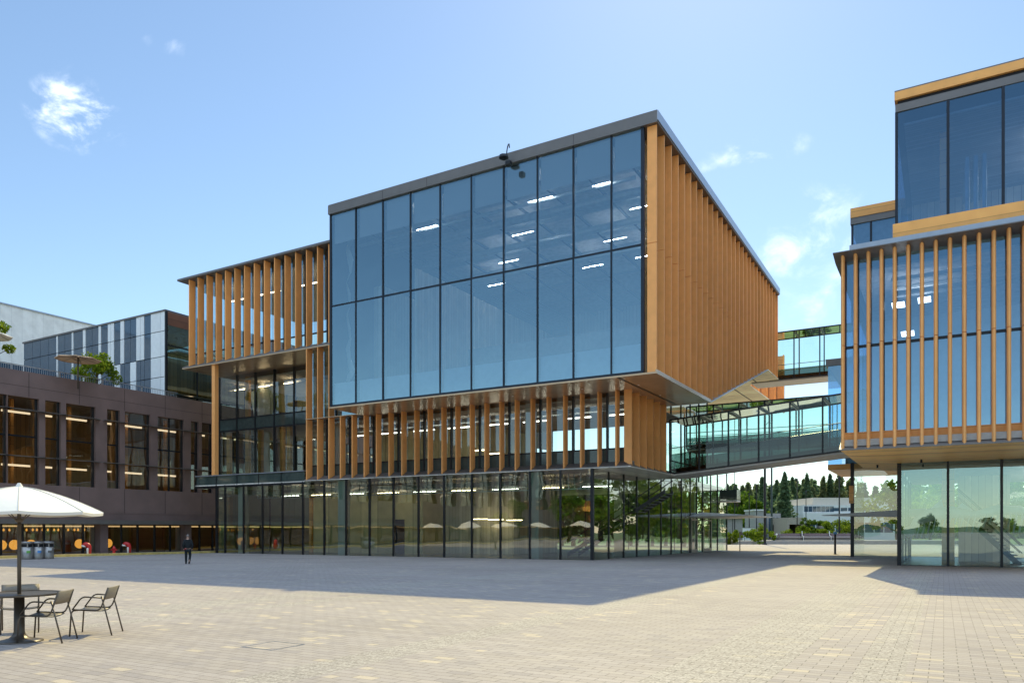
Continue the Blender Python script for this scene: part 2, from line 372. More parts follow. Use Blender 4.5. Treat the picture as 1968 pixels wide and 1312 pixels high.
# even the measured spacing out a little
A = np.polyfit(range(len(fx_)), fx_, 1); fx_ = [float(A[0]*i+A[1]) for i in range(len(fx_))]
def fin_y(x, z0, z1, joint=None, y0=-.12, y1=.42, cut=.34, t=.05):
    b = MB(); zb = z0
    segs = [(z0, z1)] if not joint else [(z0, joint-.012), (joint+.012, z1)]
    for i, (a, c) in enumerate(segs):
        lo = (a, a+cut) if i == 0 else (a, a)
        b.prism([(y0, lo[0]), (y1, lo[1]), (y1, c), (y0, c)], 'x', x-t, x+t)
    return b.build('fin', M['fin'], main)
for x in fx_[3:]: fin_y(x, Z1+.08, Z2-.01)
# middle storey glazing
px = [xs0+.02]+[x for i, x in enumerate(fx_) if i % 2 == 1 and i > 0]+[2.1]
px = [p+.35 if 0 < i < len(px)-1 else p for i, p in enumerate(px)]
for a, b in zip(px[:-1], px[1:]):
    pane_xz('window_pane', a, b, .56, Z1+1.25, Z2-.02, M['gmid'], main)
    pane_xz('spandrel_panel', a, b, .56, Z1+.4, Z1+1.25, M['gspan'], main)
for a in px[1:]: MB().box(a-.06, a+.06, .5, .75, Z1+.42, Z2-.01).build('mullion', M['black'], main)
MB().box(px[0], px[-1], .52, .66, Z1+1.2, Z1+1.3).build('transom', M['black'], main)
# right side of the middle storey
for i in range(6):
    y = .12+1.33*i
    MB().prism([(2.66,Z1+.08),(2.66,Z2-.01),(2.15,Z2-.01),(2.15,Z1+.36)], 'y', y-.05, y+.05).build('fin', M['fin'], main)
for a, b in ((.56,2.9),(2.9,5.3),(5.3,7.9)):
    pane_yz('window_pane', 2.1, a, b, Z1+.42, Z2-.02, M['gmid'], main)
    MB().box(2.03,2.17,b-.05,b+.05,Z1+.42,Z2-.02).build('mullion', M['black'], main)
pane_xz('window_pane', 0, 2.1, 7.9, Z1+.42, Z2, M['gmid'], main)
def zs(y): return Z2 if y < 7.5 else (Z2+(y-7.5)*(Z3-Z2)/19.4 if y < 26.9 else Z3)
yy = [7.9,10.6,13.3,16,18.7,21.4,24.1,26.9]
for a, b in zip(yy[:-1], yy[1:]):
    pane_yz('window_pane', 0, a, b, Z1+.42, Z3-.12, M['gbr'], main)
    MB().box(-.06,.06,b-.05,b+.05,Z1+.42,Z3-.12).build('mullion', M['black'], main)
# box: glazing
YF = -3.72
bus = [636,684,736,789,846,906,968,1033,1102,1175,1235]
bx = [X(u, YF) for u in bus]; BX0, BX1 = bx[0], bx[-1]
ZT1 = 17.78
for a, b in zip(bx[:-1], bx[1:]):
    pane_xz('glass_pane', a, b, YF, Z2+.12, ZT1, M['gbox'], main)
    pane_xz('glass_pane', a, b, YF, ZT1, ZR, M['gbox'], main)
    MB().box(a+.12, b-.12, YF+.25, YF+.27, 22.35, ZR-.05).build('roller_shade', M['shade'], main)
    MB().box(a+.05, b-.05, YF+.3, YF+.34, Z2+.15, Z2+1.75).build('frosted_panel', M['frost'], main)
for i, a in enumerate(bx):
    w = .045 if 0 < i < 10 else .09
    MB().box(a-w, a+w, YF-.05, YF+.16, Z2+.12, ZR).build('mullion', M['navy'], main)
MB().box(BX0, BX1, YF-.045, YF+.12, ZT1-.05, ZT1+.05).build('transom', M['navy'], main)
MB().box(BX0-.05, BX1+.05, YF-.05, YF+.2, Z2, Z2+.14).build('transom', M['navy'], main)
# box: right side
XF0, XF1 = 5.0, 5.55
nf = 28
for i in range(nf):
    y = YF+.12+(31.75-YF)*i/(nf-1)*.998
    z0 = zs(y)-.02; zj = 17.8
    b = MB().box(XF0, XF1, y-.045, y+.045, z0, zj-.015).box(XF0, XF1, y-.045, y+.045, zj+.015, ZR-.02)
    b.build('fin', M['fin'], main)
pane_yz('glass_pane', BX1, YF, YF+1.4, Z2+.1, ZR, M['gbox'], main)
MB().prism([(YF+1.4,Z2),(7.5,Z2),(26.9,Z3),(31.8,Z3),(31.8,ZR),(YF+1.4,ZR)], 'x', BX1-.1, BX1).build('side_wall', M['soffit'], main)
MB().box(BX0-.1, BX0, YF+.1, 31.8, Z2, ZR).build('side_wall', M['navy'], main)
MB().box(BX0, BX1-.1, 31.7, 31.8, Z3, ZR).build('back_wall', M['wood'], main)
# box: underside
MB().box(BX0-.1, XF1+.05, YF-.06, 7.5, Z2-.1, Z2).build('soffit', M['soffit'], main)
MB().box(XF1-.02, XF1+.06, YF-.07, 7.5, Z2-.11, Z2+.12).build('trim', M['soffit'], main)
MB().prism([(7.5,Z2-.1),(26.9,Z3-.1),(26.9,Z3),(7.5,Z2)], 'x', XF0-.25, XF1+.05).build('slab_edge', M['edge'], main)
MB().box(-12, XF0-.25, 7.62, 33.2, Z3-.1, Z3).build('soffit', M['cream'], main)
MB().box(XF0-.25, XF1+.05, 26.9, 31.8, Z3-.1, Z3).build('soffit', M['cream'], main)
MB().box(-12, 2.5, 33.2, 45.5, Z3-.1, Z3).build('soffit', M['cream'], main)
MB().box(BX0, BX1-.12, 7.5, 7.6, Z2-.09, Z3+.1).build('back_wall', M['cream'], main)
for xx, ya, yb, z in ((3.2, YF, 7.4, Z2-.1), (3.4, 12, 33, Z3-.1), (.6, 12, 45, Z3-.1)):
    MB().box(xx, xx+.14, ya, yb, z-.01, z).build('soffit_slot', M['black'], main)
for x, y in ((-15,-1.5),(-10,-1.5),(-5,-1.5),(0,-1.5),(3.5,-1),(3.5,3)):
    MB().lathe((x,y,Z2-.115), [(.06,0),(.06,.015)], 10).build('downlight', M['white'], main)
# roof
MB().box(BX0-.12, XF1+.12, YF-.18, 31.95, ZR, ZR+.62).build('roof', M['greym'], main)
MB().box(XF1+.12, XF1+.17, YF-.18, 31.95, ZR+.1, ZR+.64).build('roof_edge', M['edge'], main)
MB().box(BX0-.1, XF1+.1, YF-.16, 31.9, ZR+.62, ZR+.68).build('roof_edge', M['greym'], main)
for u in (735,820,1102):
    x = X(u, YF-.18); MB().box(x-.012, x+.012, YF-.186, YF-.17, ZR+.01, ZR+.61).build('roof_joint', M['brownj'], main)
# gooseneck floodlight and camera on the roof edge
x = X(975, YF)
cam_ = MB().tube([(x,YF-.05,ZR+.5),(x,YF-.06,ZR+.85),(x+.08,YF-.12,ZR+1.05),(x+.25,YF-.3,ZR+1.12),(x+.42,YF-.5,ZR+1.0),(x+.5,YF-.6,ZR+.72)], .035).build('floodlight', M['black'], main)
MB().tube([(x,YF-.06,ZR+.75),(x+.05,YF-.5,ZR+.3),(x+.2,YF-.75,ZR+.15)], .035).build('bracket', M['black'], cam_)
MB().lathe((x+.15,YF-.7,ZR-.2), [(.08,.55),(.27,.48),(.30,.32),(.12,.22)], 14).build('lamp_head', M['black'], cam_)
MB().box(x+.4,x+.75,YF-1.0,YF-.65,ZR-.55,ZR-.2).build('camera_head', M['black'], cam_, bevel=.08)
# upper left wing
xl = X(360.6, -.1); XL0 = xl-.7
ufu = [360.6,377.3,394.4,412,429.9,448.2,466.9,485.9,505.1,524.8,545.1,565.3]
ufx = [fx_[0]-A[0]*(len(ufu)-i) for i in range(len(ufu))]
for x in ufx: fin_y(x, Z3+.08, ZR-.2, y1=.5)
for i in range(3):
    fin_y(fx_[i], Z3+.08, ZR-.2, y1=.5)
    fin_y(fx_[i], Z2+.05, Z3+.03, y1=.5, cut=0)
    fin_y(fx_[i], Z1+.08, Z2-.0, y1=.5)
MB().box(fx_[0]-.1, BX0-.12, -.14, .5, Z2-.0, Z2+.05).build('trim', M['soffit'], main)
pxu = [XL0+.6]+[x+.4 for i, x in enumerate(ufx) if i % 2 == 1]+[fx_[1]+.4, BX0-.12]
for a, b in zip(pxu[:-1], pxu[1:]):
    pane_xz('window_pane', a, b, .62, Z3+1.3, ZR-.25, M['gbox'], main)
    pane_xz('spandrel_panel', a, b, .62, Z3+.4, Z3+1.3, M['gmid'], main)
    MB().box(a-.09, a+.09, .55, .85, Z3+.4, ZR-.25).build('mullion', M['navy'], main)
MB().box(pxu[0], pxu[-1], .57, .7, Z3+1.25, Z3+1.35).build('transom', M['navy'], main)
MB().prism([(-.14,Z3-.02),(.62,Z3-.02),(.62,Z3+.42),(-.14,Z3+.08)], 'x', XL0, BX0-.12).build('sill', M['greym'], main)
MB().box(XL0, BX0-.12, -.14, 14, Z3-.1, Z3-.02).build('soffit', M['soffit'], main)
MB().box(XL0+.1, BX0-.15, .64, 14, Z3-.01, Z3+.35).build('floor_slab', M['conc'], main)
MB().hexa([(XL0-.5,-.3,ZR-.16),(BX0-.12,-.3,ZR-.16),(BX0-.12,14,ZR-.16),(XL0-.5,14,ZR-.16),(XL0-.5,-.3,ZR+.02),(BX0-.12,-.3,ZR+.02),(BX0-.12,14,ZR+.02),(XL0-.5,14,ZR+.02)]).build('roof', M['greym'], main)
for a, b in ((.62,4.5),(4.5,9),(9,13.9)):
    pane_yz('end_pane', XL0+.6, a, b, Z3+.4, ZR-.25, M['gbr'], main)
    MB().box(XL0+.55, XL0+.65, b-.05, b+.05, Z3+.4, ZR-.25).build('mullion', M['navy'], main)
for i in range(4):
    a = XL0+.6+i*3.2; pane_xz('back_pane', a, a+3.2, 13.9, Z3+.4, ZR-.25, M['gbr'], main)
MB().box(XL0+13.4, BX0-.2, 9, 9.2, Z3+.35, ZR-.3).build('interior_wall', M['white'], main)
MB().box(XL0+.7, BX0-.2, .9, 13.8, ZR-.9, ZR-.85).build('ceiling', M['ceil'], main)
for k in range(4):
    MB().box(XL0+3+k*4.5, XL0+5.5+k*4.5, 2.2, 2.3, ZR-2.0, ZR-1.93).build('ceiling_light', M['lamp'], main)
# recessed storeys under the left wing
YR = 4.05
r_u = [422,455.4,490.6,527,565]; rx = [X(u, YR) for u in r_u]+[xs0]
ZM = 12.1
for a, b in zip(rx[:-1], rx[1:]):
    pane_xz('window_pane', a, b, YR, Z1+.4, ZM-1.1, M['gmid'], main)
    pane_xz('spandrel_panel', a, b, YR, ZM-1.1, ZM, M['gspan'], main)
    pane_xz('window_pane', a, b, YR, ZM, Z3-.1, M['gmid'], main)
for a in rx[:-1]: MB().box(a-.07, a+.07, YR-.06, YR+.2, Z1+.4, Z3-.1).build('mullion', M['black'], main)
for z in (ZM, ZM-1.1): MB().box(rx[0], rx[-1], YR-.05, YR+.1, z-.06, z+.06).build('transom', M['black'], main)
for a, b in ((.62,YR),):
    pane_yz('window_pane', xs0, a, b, Z1+.4, Z3-.1, M['gmid'], main)
# glass between the three tall fins
pane_xz('window_pane', xs0, BX0-.1, .6, Z2+.05, Z3-.1, M['gbox'], main)
for x in (fx_[0]+.5, fx_[2]+.1): MB().box(x-.07,x+.07,.55,.75,Z2+.05,Z3-.1).build('mullion', M['black'], main)
for a, b in ((YR,8),(8,13.9)):
    pane_yz('end_pane', rx[0], a, b, Z1+.4, Z3-.1, M['gbr'], main)
    MB().box(rx[0]-.06, rx[0]+.06, b-.06, b+.06, Z1+.4, Z3-.1).build('mullion', M['black'], main)
MB().box(rx[0], BX0, YR+.1, 14, ZM-1.0, ZM-.3).build('floor_slab', M['conc'], main)
for u in (440, 476, 500.5, 543, 556):
    x = X(u, YR+.9); MB().box(x-.22, x+.22, YR+.8, YR+1.1, Z1+.4, ZM-1.1 if u != 476 else Z3-.1).build('interior_column', M['wood'], main)
x = X(506, 6.5); MB().box(x-.35,x+.35,6.3,7,Z1+.4,Z3-.1).build('interior_column', M['white'], main)
x0, x1 = X(480, 7.3), X(522, 7.3)
MB().hexa([(x0+.9,7.3,ZM-.3),(x1,7.3,ZM-.3),(x1,7.45,ZM-.3),(x0+.9,7.45,ZM-.3),(x0,7.3,Z3-1),(x1,7.3,Z3-.8),(x1,7.45,Z3-.8),(x0,7.45,Z3-1)]).build('sunlit_patch', M['white'], main)  # white tapered panel stands in for a patch of sunlight on the wall
for k in range(3): MB().box(X(545,6)-k*3.4, X(545,6)-k*3.4+1.4, 6, 6.1, Z3-1.0, Z3-.94).build('ceiling_light', M['lamp'], main)
MB().box(rx[0]+.3, BX0-.4, YR+.4, 13.8, Z3-.5, Z3-.42).build('ceiling', M['ceil'], main)
MB().tube([(rx[0]+.5,6.5,Z3-.8),(BX0-.5,6.5,Z3-.8)], .18).build('duct', M['duct'], main)
xc = X(413.5, .2); MB().box(xc-.2, xc+.2, 0, .4, Z1+.8, Z3-.1).build('corner_post', M['fin'], main)
# glazed balcony edge
xb = X(378, 0)
n5 = 5
for i in range(n5):
    a = xb+(xs0-xb)*i/n5; b = xb+(xs0-xb)*(i+1)/n5
    pane_xz('balustrade_pane', a+.02, b-.02, -.02, Z1-.05, Z1+.78, M['gspan'], main)
    MB().box(a-.04, a+.04, -.05, .06, Z1-.1, Z1+.8).build('balcony_post', M['black'], main)
MB().box(xb-.1, xs0, -.1, .35, Z1+.8, Z1+.88).build('handrail', M['edge'], main)
MB().box(xb-.1, xs0, -.08, 1, Z1-.22, Z1-.08).build('balcony_edge', M['black'], main)
MB().box(xb-.1, xs0, -.05, YR+9, Z1-.07, Z1+.03).build('soffit', M['wsoff'], main)
MB().box(xb-.1, xs0-.02, .4, YR+9, Z1+.05, Z1+.4).build('floor_slab', M['conc'], main)
# ground interior: core, columns, ceiling services
cx0, cx1 = X(602, 6), X(812, 6)
MB().box(cx0, cx1, 6, 17, -.6, Z1-.4).build('interior_wall', M['beige'], main)
MB().box(cx1, cx1+7, 9, 17, -.6, Z1-.4).build('interior_wall', M['board'], main)
MB().box(X(757,5.95), X(777,5.95), 5.93, 5.99, -.5, 2.5).build('interior_door', M['navy'], main)
MB().box(X(598,5.9)-.15, X(598,5.9)+.15, 5.8, 6.1, -.5, Z1-.5).build('interior_column', M['wood'], main)
for u, w in ((468,.32),(661,.36),(1030,.36)):
    x = X(u, .8); MB().box(x-w, x+w, .5, 1.1, -.6, Z1).build('interior_column', M['white'], main)
for u in (1330, 1190):
    y = ly(C, u, -2); MB().box(-2.3,-1.7,y-.3,y+.3,-.6,Z1).build('interior_column', M['white'], main)
MB().box(gx[0]+.2, -.2, .3, YB-.2, Z1-.03, Z1-.01).build('ceiling', M['ceil'], main)
st = MB()
for i in range(70):
    x = gx[0]+3+i*.46; st.box(x-.02, x+.02, 1.9, 1.95, Z1-1.15, Z1-.05)
st.box(gx[0]+3, gx[0]+35, 1.88, 1.97, Z1-1.2, Z1-1.12); st.build('ceiling_screen', M['duct'], main)
for i, (y, z, r) in enumerate(((3.2,Z1-.55,.2),(4.3,Z1-.75,.12),(5.2,Z1-.45,.26))):
    MB().tube([(gx[0]+1,y,z),(-1,y,z)], r, 10).build('duct', M['duct'] if i != 2 else M['ceil'], main)
for i in range(9):
    MB().box(gx[0]+4+i*3.7, gx[0]+6.2+i*3.7, 3.7, 3.78, Z1-.95, Z1-.9).build('ceiling_light', M['lamp'] if i % 2 else M['lampw'], main)
for i, (u, v) in enumerate(((922,997),(952,998),(988,999))):
    x = X(u, 8); MB().box(x-.7, x+.7, 8, 8.08, lz(C, v, x, 8)-.03, lz(C, v, x, 8)+.03).build('ceiling_light', M['lamp'], main)
# interior staircase
sa = MB(); xA, yA = X(1090, 5), 5.0
ns = 24
for dy in (0, 1.9):
    for off, th in ((0,.32),(1.0,.07)):
        x0, z0, x1, z1 = -5.2, gl(-5,5)+off, 3-5.2+4.4, 5.2+off
        x0, x1 = xA, xA+6.0
        z1 = min(4.6+off, 5.4)
        sa.hexa([(x0,yA+dy,z0),(x1,yA+dy+4,z1-th),(x1,yA+dy+4.08,z1-th),(x0,yA+dy+.08,z0),(x0,yA+dy,z0+th),(x1,yA+dy+4,z1),(x1,yA+dy+4.08,z1),(x0,yA+dy+.08,z0+th)])
for i in range(ns):
    t = i/ns; x = xA+6.0*t; y = yA+4*t; z = gl(-5,5)+.25+4.6*t
    sa.box(x, x+.3, y, y+1.9, z-.04, z)
sa.build('staircase', M['black'], main)
# mid storey interior
MB().box(X(690,5), X(905,5), 7, 16, Z1+.42, Z2-.4).build('interior_wall', M['beige'], main)
for k, u in enumerate((655, 1020)):
    x = X(u, 2); MB().box(x-.3,x+.3,1.7,2.3,Z1+.42,Z2-.1).build('interior_column', M['white'], main)
MB().box(xs0+.2, 2, .8, 14, Z2-.35, Z2-.3).build('ceiling', M['ceil'], main)
for y, z in ((2.5,Z2-.7),(4,Z2-.6)): MB().tube([(xs0+.5,y,z),(1.5,y,z)], .16, 8).build('duct', M['duct'], main)
for i in range(8):
    MB().box(xs0+2+i*3.3, xs0+4+i*3.3, 3.1, 3.2, Z2-1.15, Z2-1.08).build('ceiling_light', M['lampw'], main)
for u, v in ((919,865),(952,871),(983,876)):
    x = X(u, 4); z = lz(C, v, x, 4); MB().box(x-.5,x+.5,4,4.07,z-.04,z+.04).build('ceiling_light', M['lamp'], main)
# box interior
xw = X(795, 0)
MB().prism([(YF+.5,Z2+.02),(7.4,Z2+.02),(7.4,Z3+.02),(31,Z3+.02),(31,Z3+.12),(7.38,Z3+.12),(7.38,Z2+.1),(YF+.5,Z2+.1)], 'x', BX0+.2, BX1-.3).build('interior_floor', M['carpet'], main)
MB().prism([(.4,Z2+.11),(7.35,Z2+.11),(7.35,Z3+.13),(30,Z3+.13),(30,21.0),(.4,21.0)], 'x', xw-.2, xw).build('interior_wall', M['board'], main)
MB().box(xw, BX1-.3, 26, 26.2, Z3-.1, ZR-.6).build('interior_wall', M['board'], main)
x0, x1 = X(690, 1), X(735, 1)
MB().box(x0, x1, 1, 6, Z2+.1, 20.5).build('interior_wall', M['board'], main)
MB().box(BX0+.2, BX1-.2, YF+.5, 30, ZR-.5, ZR-.4).build('ceiling', M['ceil'], main)
for i in range(8):
    x = BX0+2+i*2.9; MB().box(x-.07, x+.07, YF+.6, 28, ZR-1.1, ZR-.95).build('ceiling_beam', M['navy'], main)
for i in range(6):
    y = YF+2.2+i*4.2; MB().box(BX0+.3, BX1-.3, y-.3, y+.3, ZR-1.0-.1, ZR-.52).build('ceiling_beam', M['duct'], main)
for y, z, r in ((YF+1.5,ZR-2.0,.12),(YF+4,ZR-1.7,.3),(YF+8,ZR-1.7,.24),(YF+12.5,ZR-1.8,.28)):
    MB().tube([(BX0+1.5,y,z),(BX1-1.0,y,z)], r, 10, ).build('duct', M['duct'], main)
for j in range(4):
    for i in ((1,3,4),(2,4),(1,3),(0,2,3))[j]:
        x = BX0+2.5+i*4.4+j*.8; y = YF+1.1+j*4.2
        MB().box(x, x+1.2+.5*((i+j) % 2), y-.02, y+.02, ZR-2.1, ZR-2.075).build('ceiling_light', M['lampd'], main)
for u, v in ((760,656),(757,691)):
    x = X(u, 3); z = lz(C, v, x, 3); MB().box(x-.08, x+.06, 3, 4.6, z-.07, z+.05).build('ceiling_light', M['lamp'], main)
cu = MB(); zt, zb_ = lz(C,440,X(658,-2),-2), lz(C,735,X(658,-2),-2)
pts = []
for i in range(15):
    t = i/14; pts.append((X(655,-2)+.12*math.sin(t*9)+.1*random.random(), -2+.2*math.sin(i*2.1), zt+(zb_-zt)*t, .25+.28*random.random()))
for p, q in zip(pts[:-1], pts[1:]):
    for s_ in (0,1,2):
        cu.quad((p[0]+p[3]*(s_-1),p[1]+(.15 if s_==1 else 0),p[2]),(p[0]+p[3]*s_,p[1]-(.15 if s_==1 else -.1),p[2]),(q[0]+q[3]*s_,q[1]-(.1 if s_==1 else -.1),q[2]),(q[0]+q[3]*(s_-1),q[1]+(.1 if s_==1 else 0),q[2]))
cu.build('plastic_sheet', M['white'], main)
# far end volume
xr_ = X(1507, 46)
MB().box(-12, xr_-.1, 46, 46.5, 15.2, 21.6).build('rear_wing', M['soffit'], main)
for i in range(10): MB().box(xr_-.9*i-.06, xr_-.9*i+.06, 45.5, 45.98, 15.0, 21.6).build('fin', M['fin'], main)
MB().box(-36, -1, 31.95, 33, Z3+.1, ZR-1).build('rear_wing', M['wood'], main)
# balcony at the far corner
MB().box(0, 1.7, 31.5, 33, 4.4, 4.6).build('balcony_edge', M['wsoff'], main)
MB().quad((0,31.5,4.65),(1.7,31.5,4.65),(1.7,31.5,5.6),(0,31.5,5.6)).quad((1.7,31.5,4.65),(1.7,33,4.65),(1.7,33,5.6),(1.7,31.5,5.6)).build('balustrade_pane', M['gspan'], main)
# entrance canopy
MB().hexa([(.06,20,2.72),(5.2,20.6,2.82),(5.2,31,2.82),(.06,32,2.72),(.06,20,2.78),(5.2,20.6,2.88),(5.2,31,2.88),(.06,32,2.78)]).poly([(.06,20.3,2.8),(5.1,20.8,2.9),(.06,25,3.25)]).poly([(5.1,20.8,2.9),(5.1,30.8,2.9),(.06,25,3.25)]).poly([(5.1,30.8,2.9),(.06,31.7,2.8),(.06,25,3.25)]).build('entrance_canopy', M['white'], main)

# ------------------------------------------------------------------ SKYBRIDGES
def bridge(name, label, x0, x1, y0, y1, zb0, zb1, zt0, zt1, par, mus, far=True):
    r = thing(name, label, 'skybridge', (C[0], C[1], 0), R30)
    def q(t, a, b): return a+(b-a)*t
    def tt(x): return (x-x0)/(x1-x0)
    xs = [x0]+mus+[x1]
    for (y, off) in ((y0, -.03), (y1, .03)):
        for a, b in zip(xs[:-1], xs[1:]):
            za, zb = q(tt(a),zb0,zb1), q(tt(b),zb0,zb1); ta, tb = q(tt(a),zt0,zt1), q(tt(b),zt0,zt1)
            MB().quad((a,y,za+par),(b,y,zb+par),(b,y,tb),(a,y,ta)).build('glass_pane', M['gbr'], r)
            MB().quad((a,y,za+.05),(b,y,zb+.05),(b,y,zb+par),(a,y,za+par)).build('spandrel_panel', M['gdk'], r)
        for x in xs:
            MB().box(x-.05, x+.05, y-.06, y+.06, q(tt(x),zb0,zb1)+.05, q(tt(x),zt0,zt1)).build('mullion', M['black'], r)
        for h, w in ((zt0, .05),):
            MB().hexa([(x0,y-.07,zt0-w),(x1,y-.07,zt1-w),(x1,y+.07,zt1-w),(x0,y+.07,zt0-w),(x0,y-.07,zt0+w),(x1,y-.07,zt1+w),(x1,y+.07,zt1+w),(x0,y+.07,zt0+w)]).build('top_rail', M['black'], r)
        MB().hexa([(x0,y-.065,zb0),(x1,y-.065,zb1),(x1,y+.065,zb1),(x0,y+.065,zb0),(x0,y-.065,zb0+.1),(x1,y-.065,zb1+.1),(x1,y+.065,zb1+.1),(x0,y+.065,zb0+.1)]).build('bottom_rail', M['black'], r)
        yi = y+(.15 if y == y0 else -.15)
        MB().tube([(x0,yi,zb0+par+.45),(x1,yi,zb1+par+.45)], .03).build('handrail', M['steel'], r)
    MB().hexa([(x0,y0+.08,zb0-.12),(x1,y0+.08,zb1-.12),(x1,y1-.08,zb1-.12),(x0,y1-.08,zb0-.12),(x0,y0+.08,zb0-.0),(x1,y0+.08,zb1-.0),(x1,y1-.08,zb1),(x0,y1-.08,zb0)]).build('soffit', M['white'], r)
    f = .3
    MB().hexa([(x0,y0+.1,zb0+f),(x1,y0+.1,zb1+f),(x1,y1-.1,zb1+f),(x0,y1-.1,zb0+f),(x0,y0+.1,zb0+f+.1),(x1,y0+.1,zb1+f+.1),(x1,y1-.1,zb1+f+.1),(x0,y1-.1,zb0+f+.1)]).build('walkway', M['carpet'], r)
    MB().quad((x0,y0,zt0+.0),(x1,y0,zt1),(x1,y1,zt1),(x0,y1,zt0)).build('glass_roof', M['gbr'], r)
    for x in xs[1:-1]:
        z = q(tt(x),zt0,zt1); MB().box(x-.04,x+.04,y0+.05,y1-.05,z-.14,z-.02).build('roof_beam', M['steel'], r)
    return r
M['gdk'] = glass('tinted_spandrel_glass', (.10,.16,.14), 1.7, .02)
y0 = 8.5; xa = 2.35
def zb_(v, u, y): return lz(C, v, X(u,y), y)
xe = X(1616, y0)
s_b = (zb_(868,1616,y0)-zb_(906,1330,y0))/(xe-X(1330,y0)); s_t = (zb_(757,1616,y0)-zb_(806,1294,y0))/(xe-X(1294,y0))
xend = xe+2.2
bridge('skybridge', 'lower glazed footbridge ramping up between the two office buildings, dark green lower panels', xa, xend, y0, 12.1,
       zb_(868,1616,y0)-s_b*(xe-xa), zb_(868,1616,y0)+s_b*2.2, zb_(757,1616,y0)-s_t*(xe-xa), zb_(757,1616,y0)+s_t*2.2, 1.45, [X(u,y0) for u in (1344,1400,1458,1518,1581)])
y0 = 32.0; xe = X(1640, y0)
bridge('skybridge', 'upper glazed footbridge with clear sides and cream underside at the fin wall far end', 3.0, xe, y0, 35.0, 16.2, 16.2, 20.8, 20.8, 1.0, [X(u,y0) for u in (1526,1575.6)])
y0 = 20.0
bridge('skybridge', 'glazed link passage seen behind the lower footbridge under the sloping cream soffit', .1, X(1600,y0), y0, 23, 8.6, 8.6, 12.3, 12.3, 1.0, [X(u,y0) for u in (1371,1420,1470,1530)])

# ------------------------------------------------------------------ RIGHT BUILDING
C2 = (15.48, 35.2)
rb = thing('office_building', 'office building at the right edge with slim rounded orange fins and glass upper box', 'office building', (C2[0], C2[1], 0), R30)
def X2(u, y): return lx(C2, u, y)
XE = 34.0
zr0, zsl = lz(C2, 866, 0, 0), 0
zrf = lz(C2, 492, 0, 0)      # underside of the roof slab
zgl = lz(C2, 890, 2.12, 7.1)
# ground floor
gx2 = 2.12; gu = [X2(1822,7.1), X2(1925,7.1)]; sp = gu[1]-gu[0]
gxs = [gx2]+gu+[gu[1]+sp*i for i in range(1,6)]
for a, b in zip(gxs[:-1], gxs[1:]): pane_xz('shopfront_pane', a, b, 7.1, -.7, zgl+.05, M['grb'], rb)
for i, a in enumerate(gxs): MB().box(a-(.06 if i else .1), a+(.06 if i else .1), 7.02, 7.25, -.7, zgl+.05).build('mullion', M['black'], rb)
for a, b in ((7.1,11),(11,15),(15,19),(19,22.5)):
    pane_yz('shopfront_pane', gx2, a, b, -.7, zgl+.05, M['ggnd'], rb)
    MB().box(gx2-.06,gx2+.06,b-.06,b+.06,-.7,zgl+.05).build('mullion', M['black'], rb)
xr = -1.68
for a, b in ((xr,.2),(.2,gx2)):
    pane_xz('shopfront_pane', a, b, 22.5, -.7, 6.6, M['gmid'], rb)
MB().box(xr-.12,xr+.12,22.4,22.6,-.7,6.6).build('mullion', M['black'], rb)
MB().box(xr,gx2,22.42,22.55,2.6,2.8).build('transom', M['black'], rb)
for a, b in ((22.5,27),(27,32)):
    pane_yz('shopfront_pane', xr, a, b, -.7, 6.6, M['gmid'], rb)
for i in range(6): pane_xz('back_pane', gx2+i*5, gx2+i*5+5, 24, -.7, zgl+.2, M['gbr'], rb)
# soffit of the overhanging block (front part falls slightly toward the glass)
MB().hexa([(0,0,zr0),(XE,0,zr0),(XE,7.1,zgl),(gx2,7.1,zgl),(0,0,zr0+.04),(XE,0,zr0+.04),(XE,7.1,zgl+.04),(gx2,7.1,zgl+.04)]).build('soffit', M['woodlit'], rb)
MB().hexa([(0,0,zr0),(gx2,7.1,zgl),(gx2,13.2,zgl),(0,13.2,zr0),(0,0,zr0+.04),(gx2,7.1,zgl+.04),(gx2,13.2,zgl+.04),(0,13.2,zr0+.04)]).build('soffit', M['woodlit'], rb)
for x, y in ((3.2,5.5),(10,6),(1,8)):
    MB().tube([(x,y,zr0-.1),(x,y,zr0-.28)], .05).build('downlight', M['black'], rb)
MB().box(.05, XE, .02, 13.2, zr0+.2, zr0+.5).build('floor_slab', M['conc'], rb)
MB().prism([(-.14,zr0+.0),(.5,zr0+.05),(.5,zr0+.45),(-.14,zr0+.06)], 'x', -.06, XE).build('sill', M['greym'], rb)
# fins
f2 = [1617.5,1639.6,1664.8,1690,1715.7,1742.3,1768.6,1795.6,1823.3,1850.6,1879.3,1907.4,1936.5,1966]
q = np.polyfit(range(len(f2)), [X2(u+3,-.1) for u in f2], 1)
for i in range(22):
    x = float(q[0]*i+q[1])
    b = MB()
    for z0, z1 in ((zr0+.06, 10.28), (10.31, zrf-.02)):
        b.prism([(x+.085*math.cos(a), .10+(.24 if math.sin(a) < 0 else .30)*math.sin(a)) for a in [2*math.pi*k/14 for k in range(14)]], 'z', z0, z1)
    b.build('fin', M['finr'], rb)
YG = .55
gb = lz(C2, 831, .4, YG)
p2 = [.12]+[float(q[0]*i+q[1])+.05 for i in range(1, 22, 2)]
for a, b in zip(p2[:-1], p2[1:]):
    pane_xz('window_pane', a, b, YG, gb, 10.3, M['gblue'], rb)
    pane_xz('window_pane', a, b, YG, 10.3, zrf-.15, M['gblue'], rb)
    MB().box(a-.05,a+.05,YG-.03,YG+.15,gb,zrf-.15).build('mullion', M['navy'], rb)
MB().box(0, XE, YG-.05, YG+.12, 10.24, 10.36).build('transom', M['navy'], rb)
MB().box(.02, XE, YG-.02, YG+.2, zr0+.4, gb).build('spandrel', M['wood'], rb)
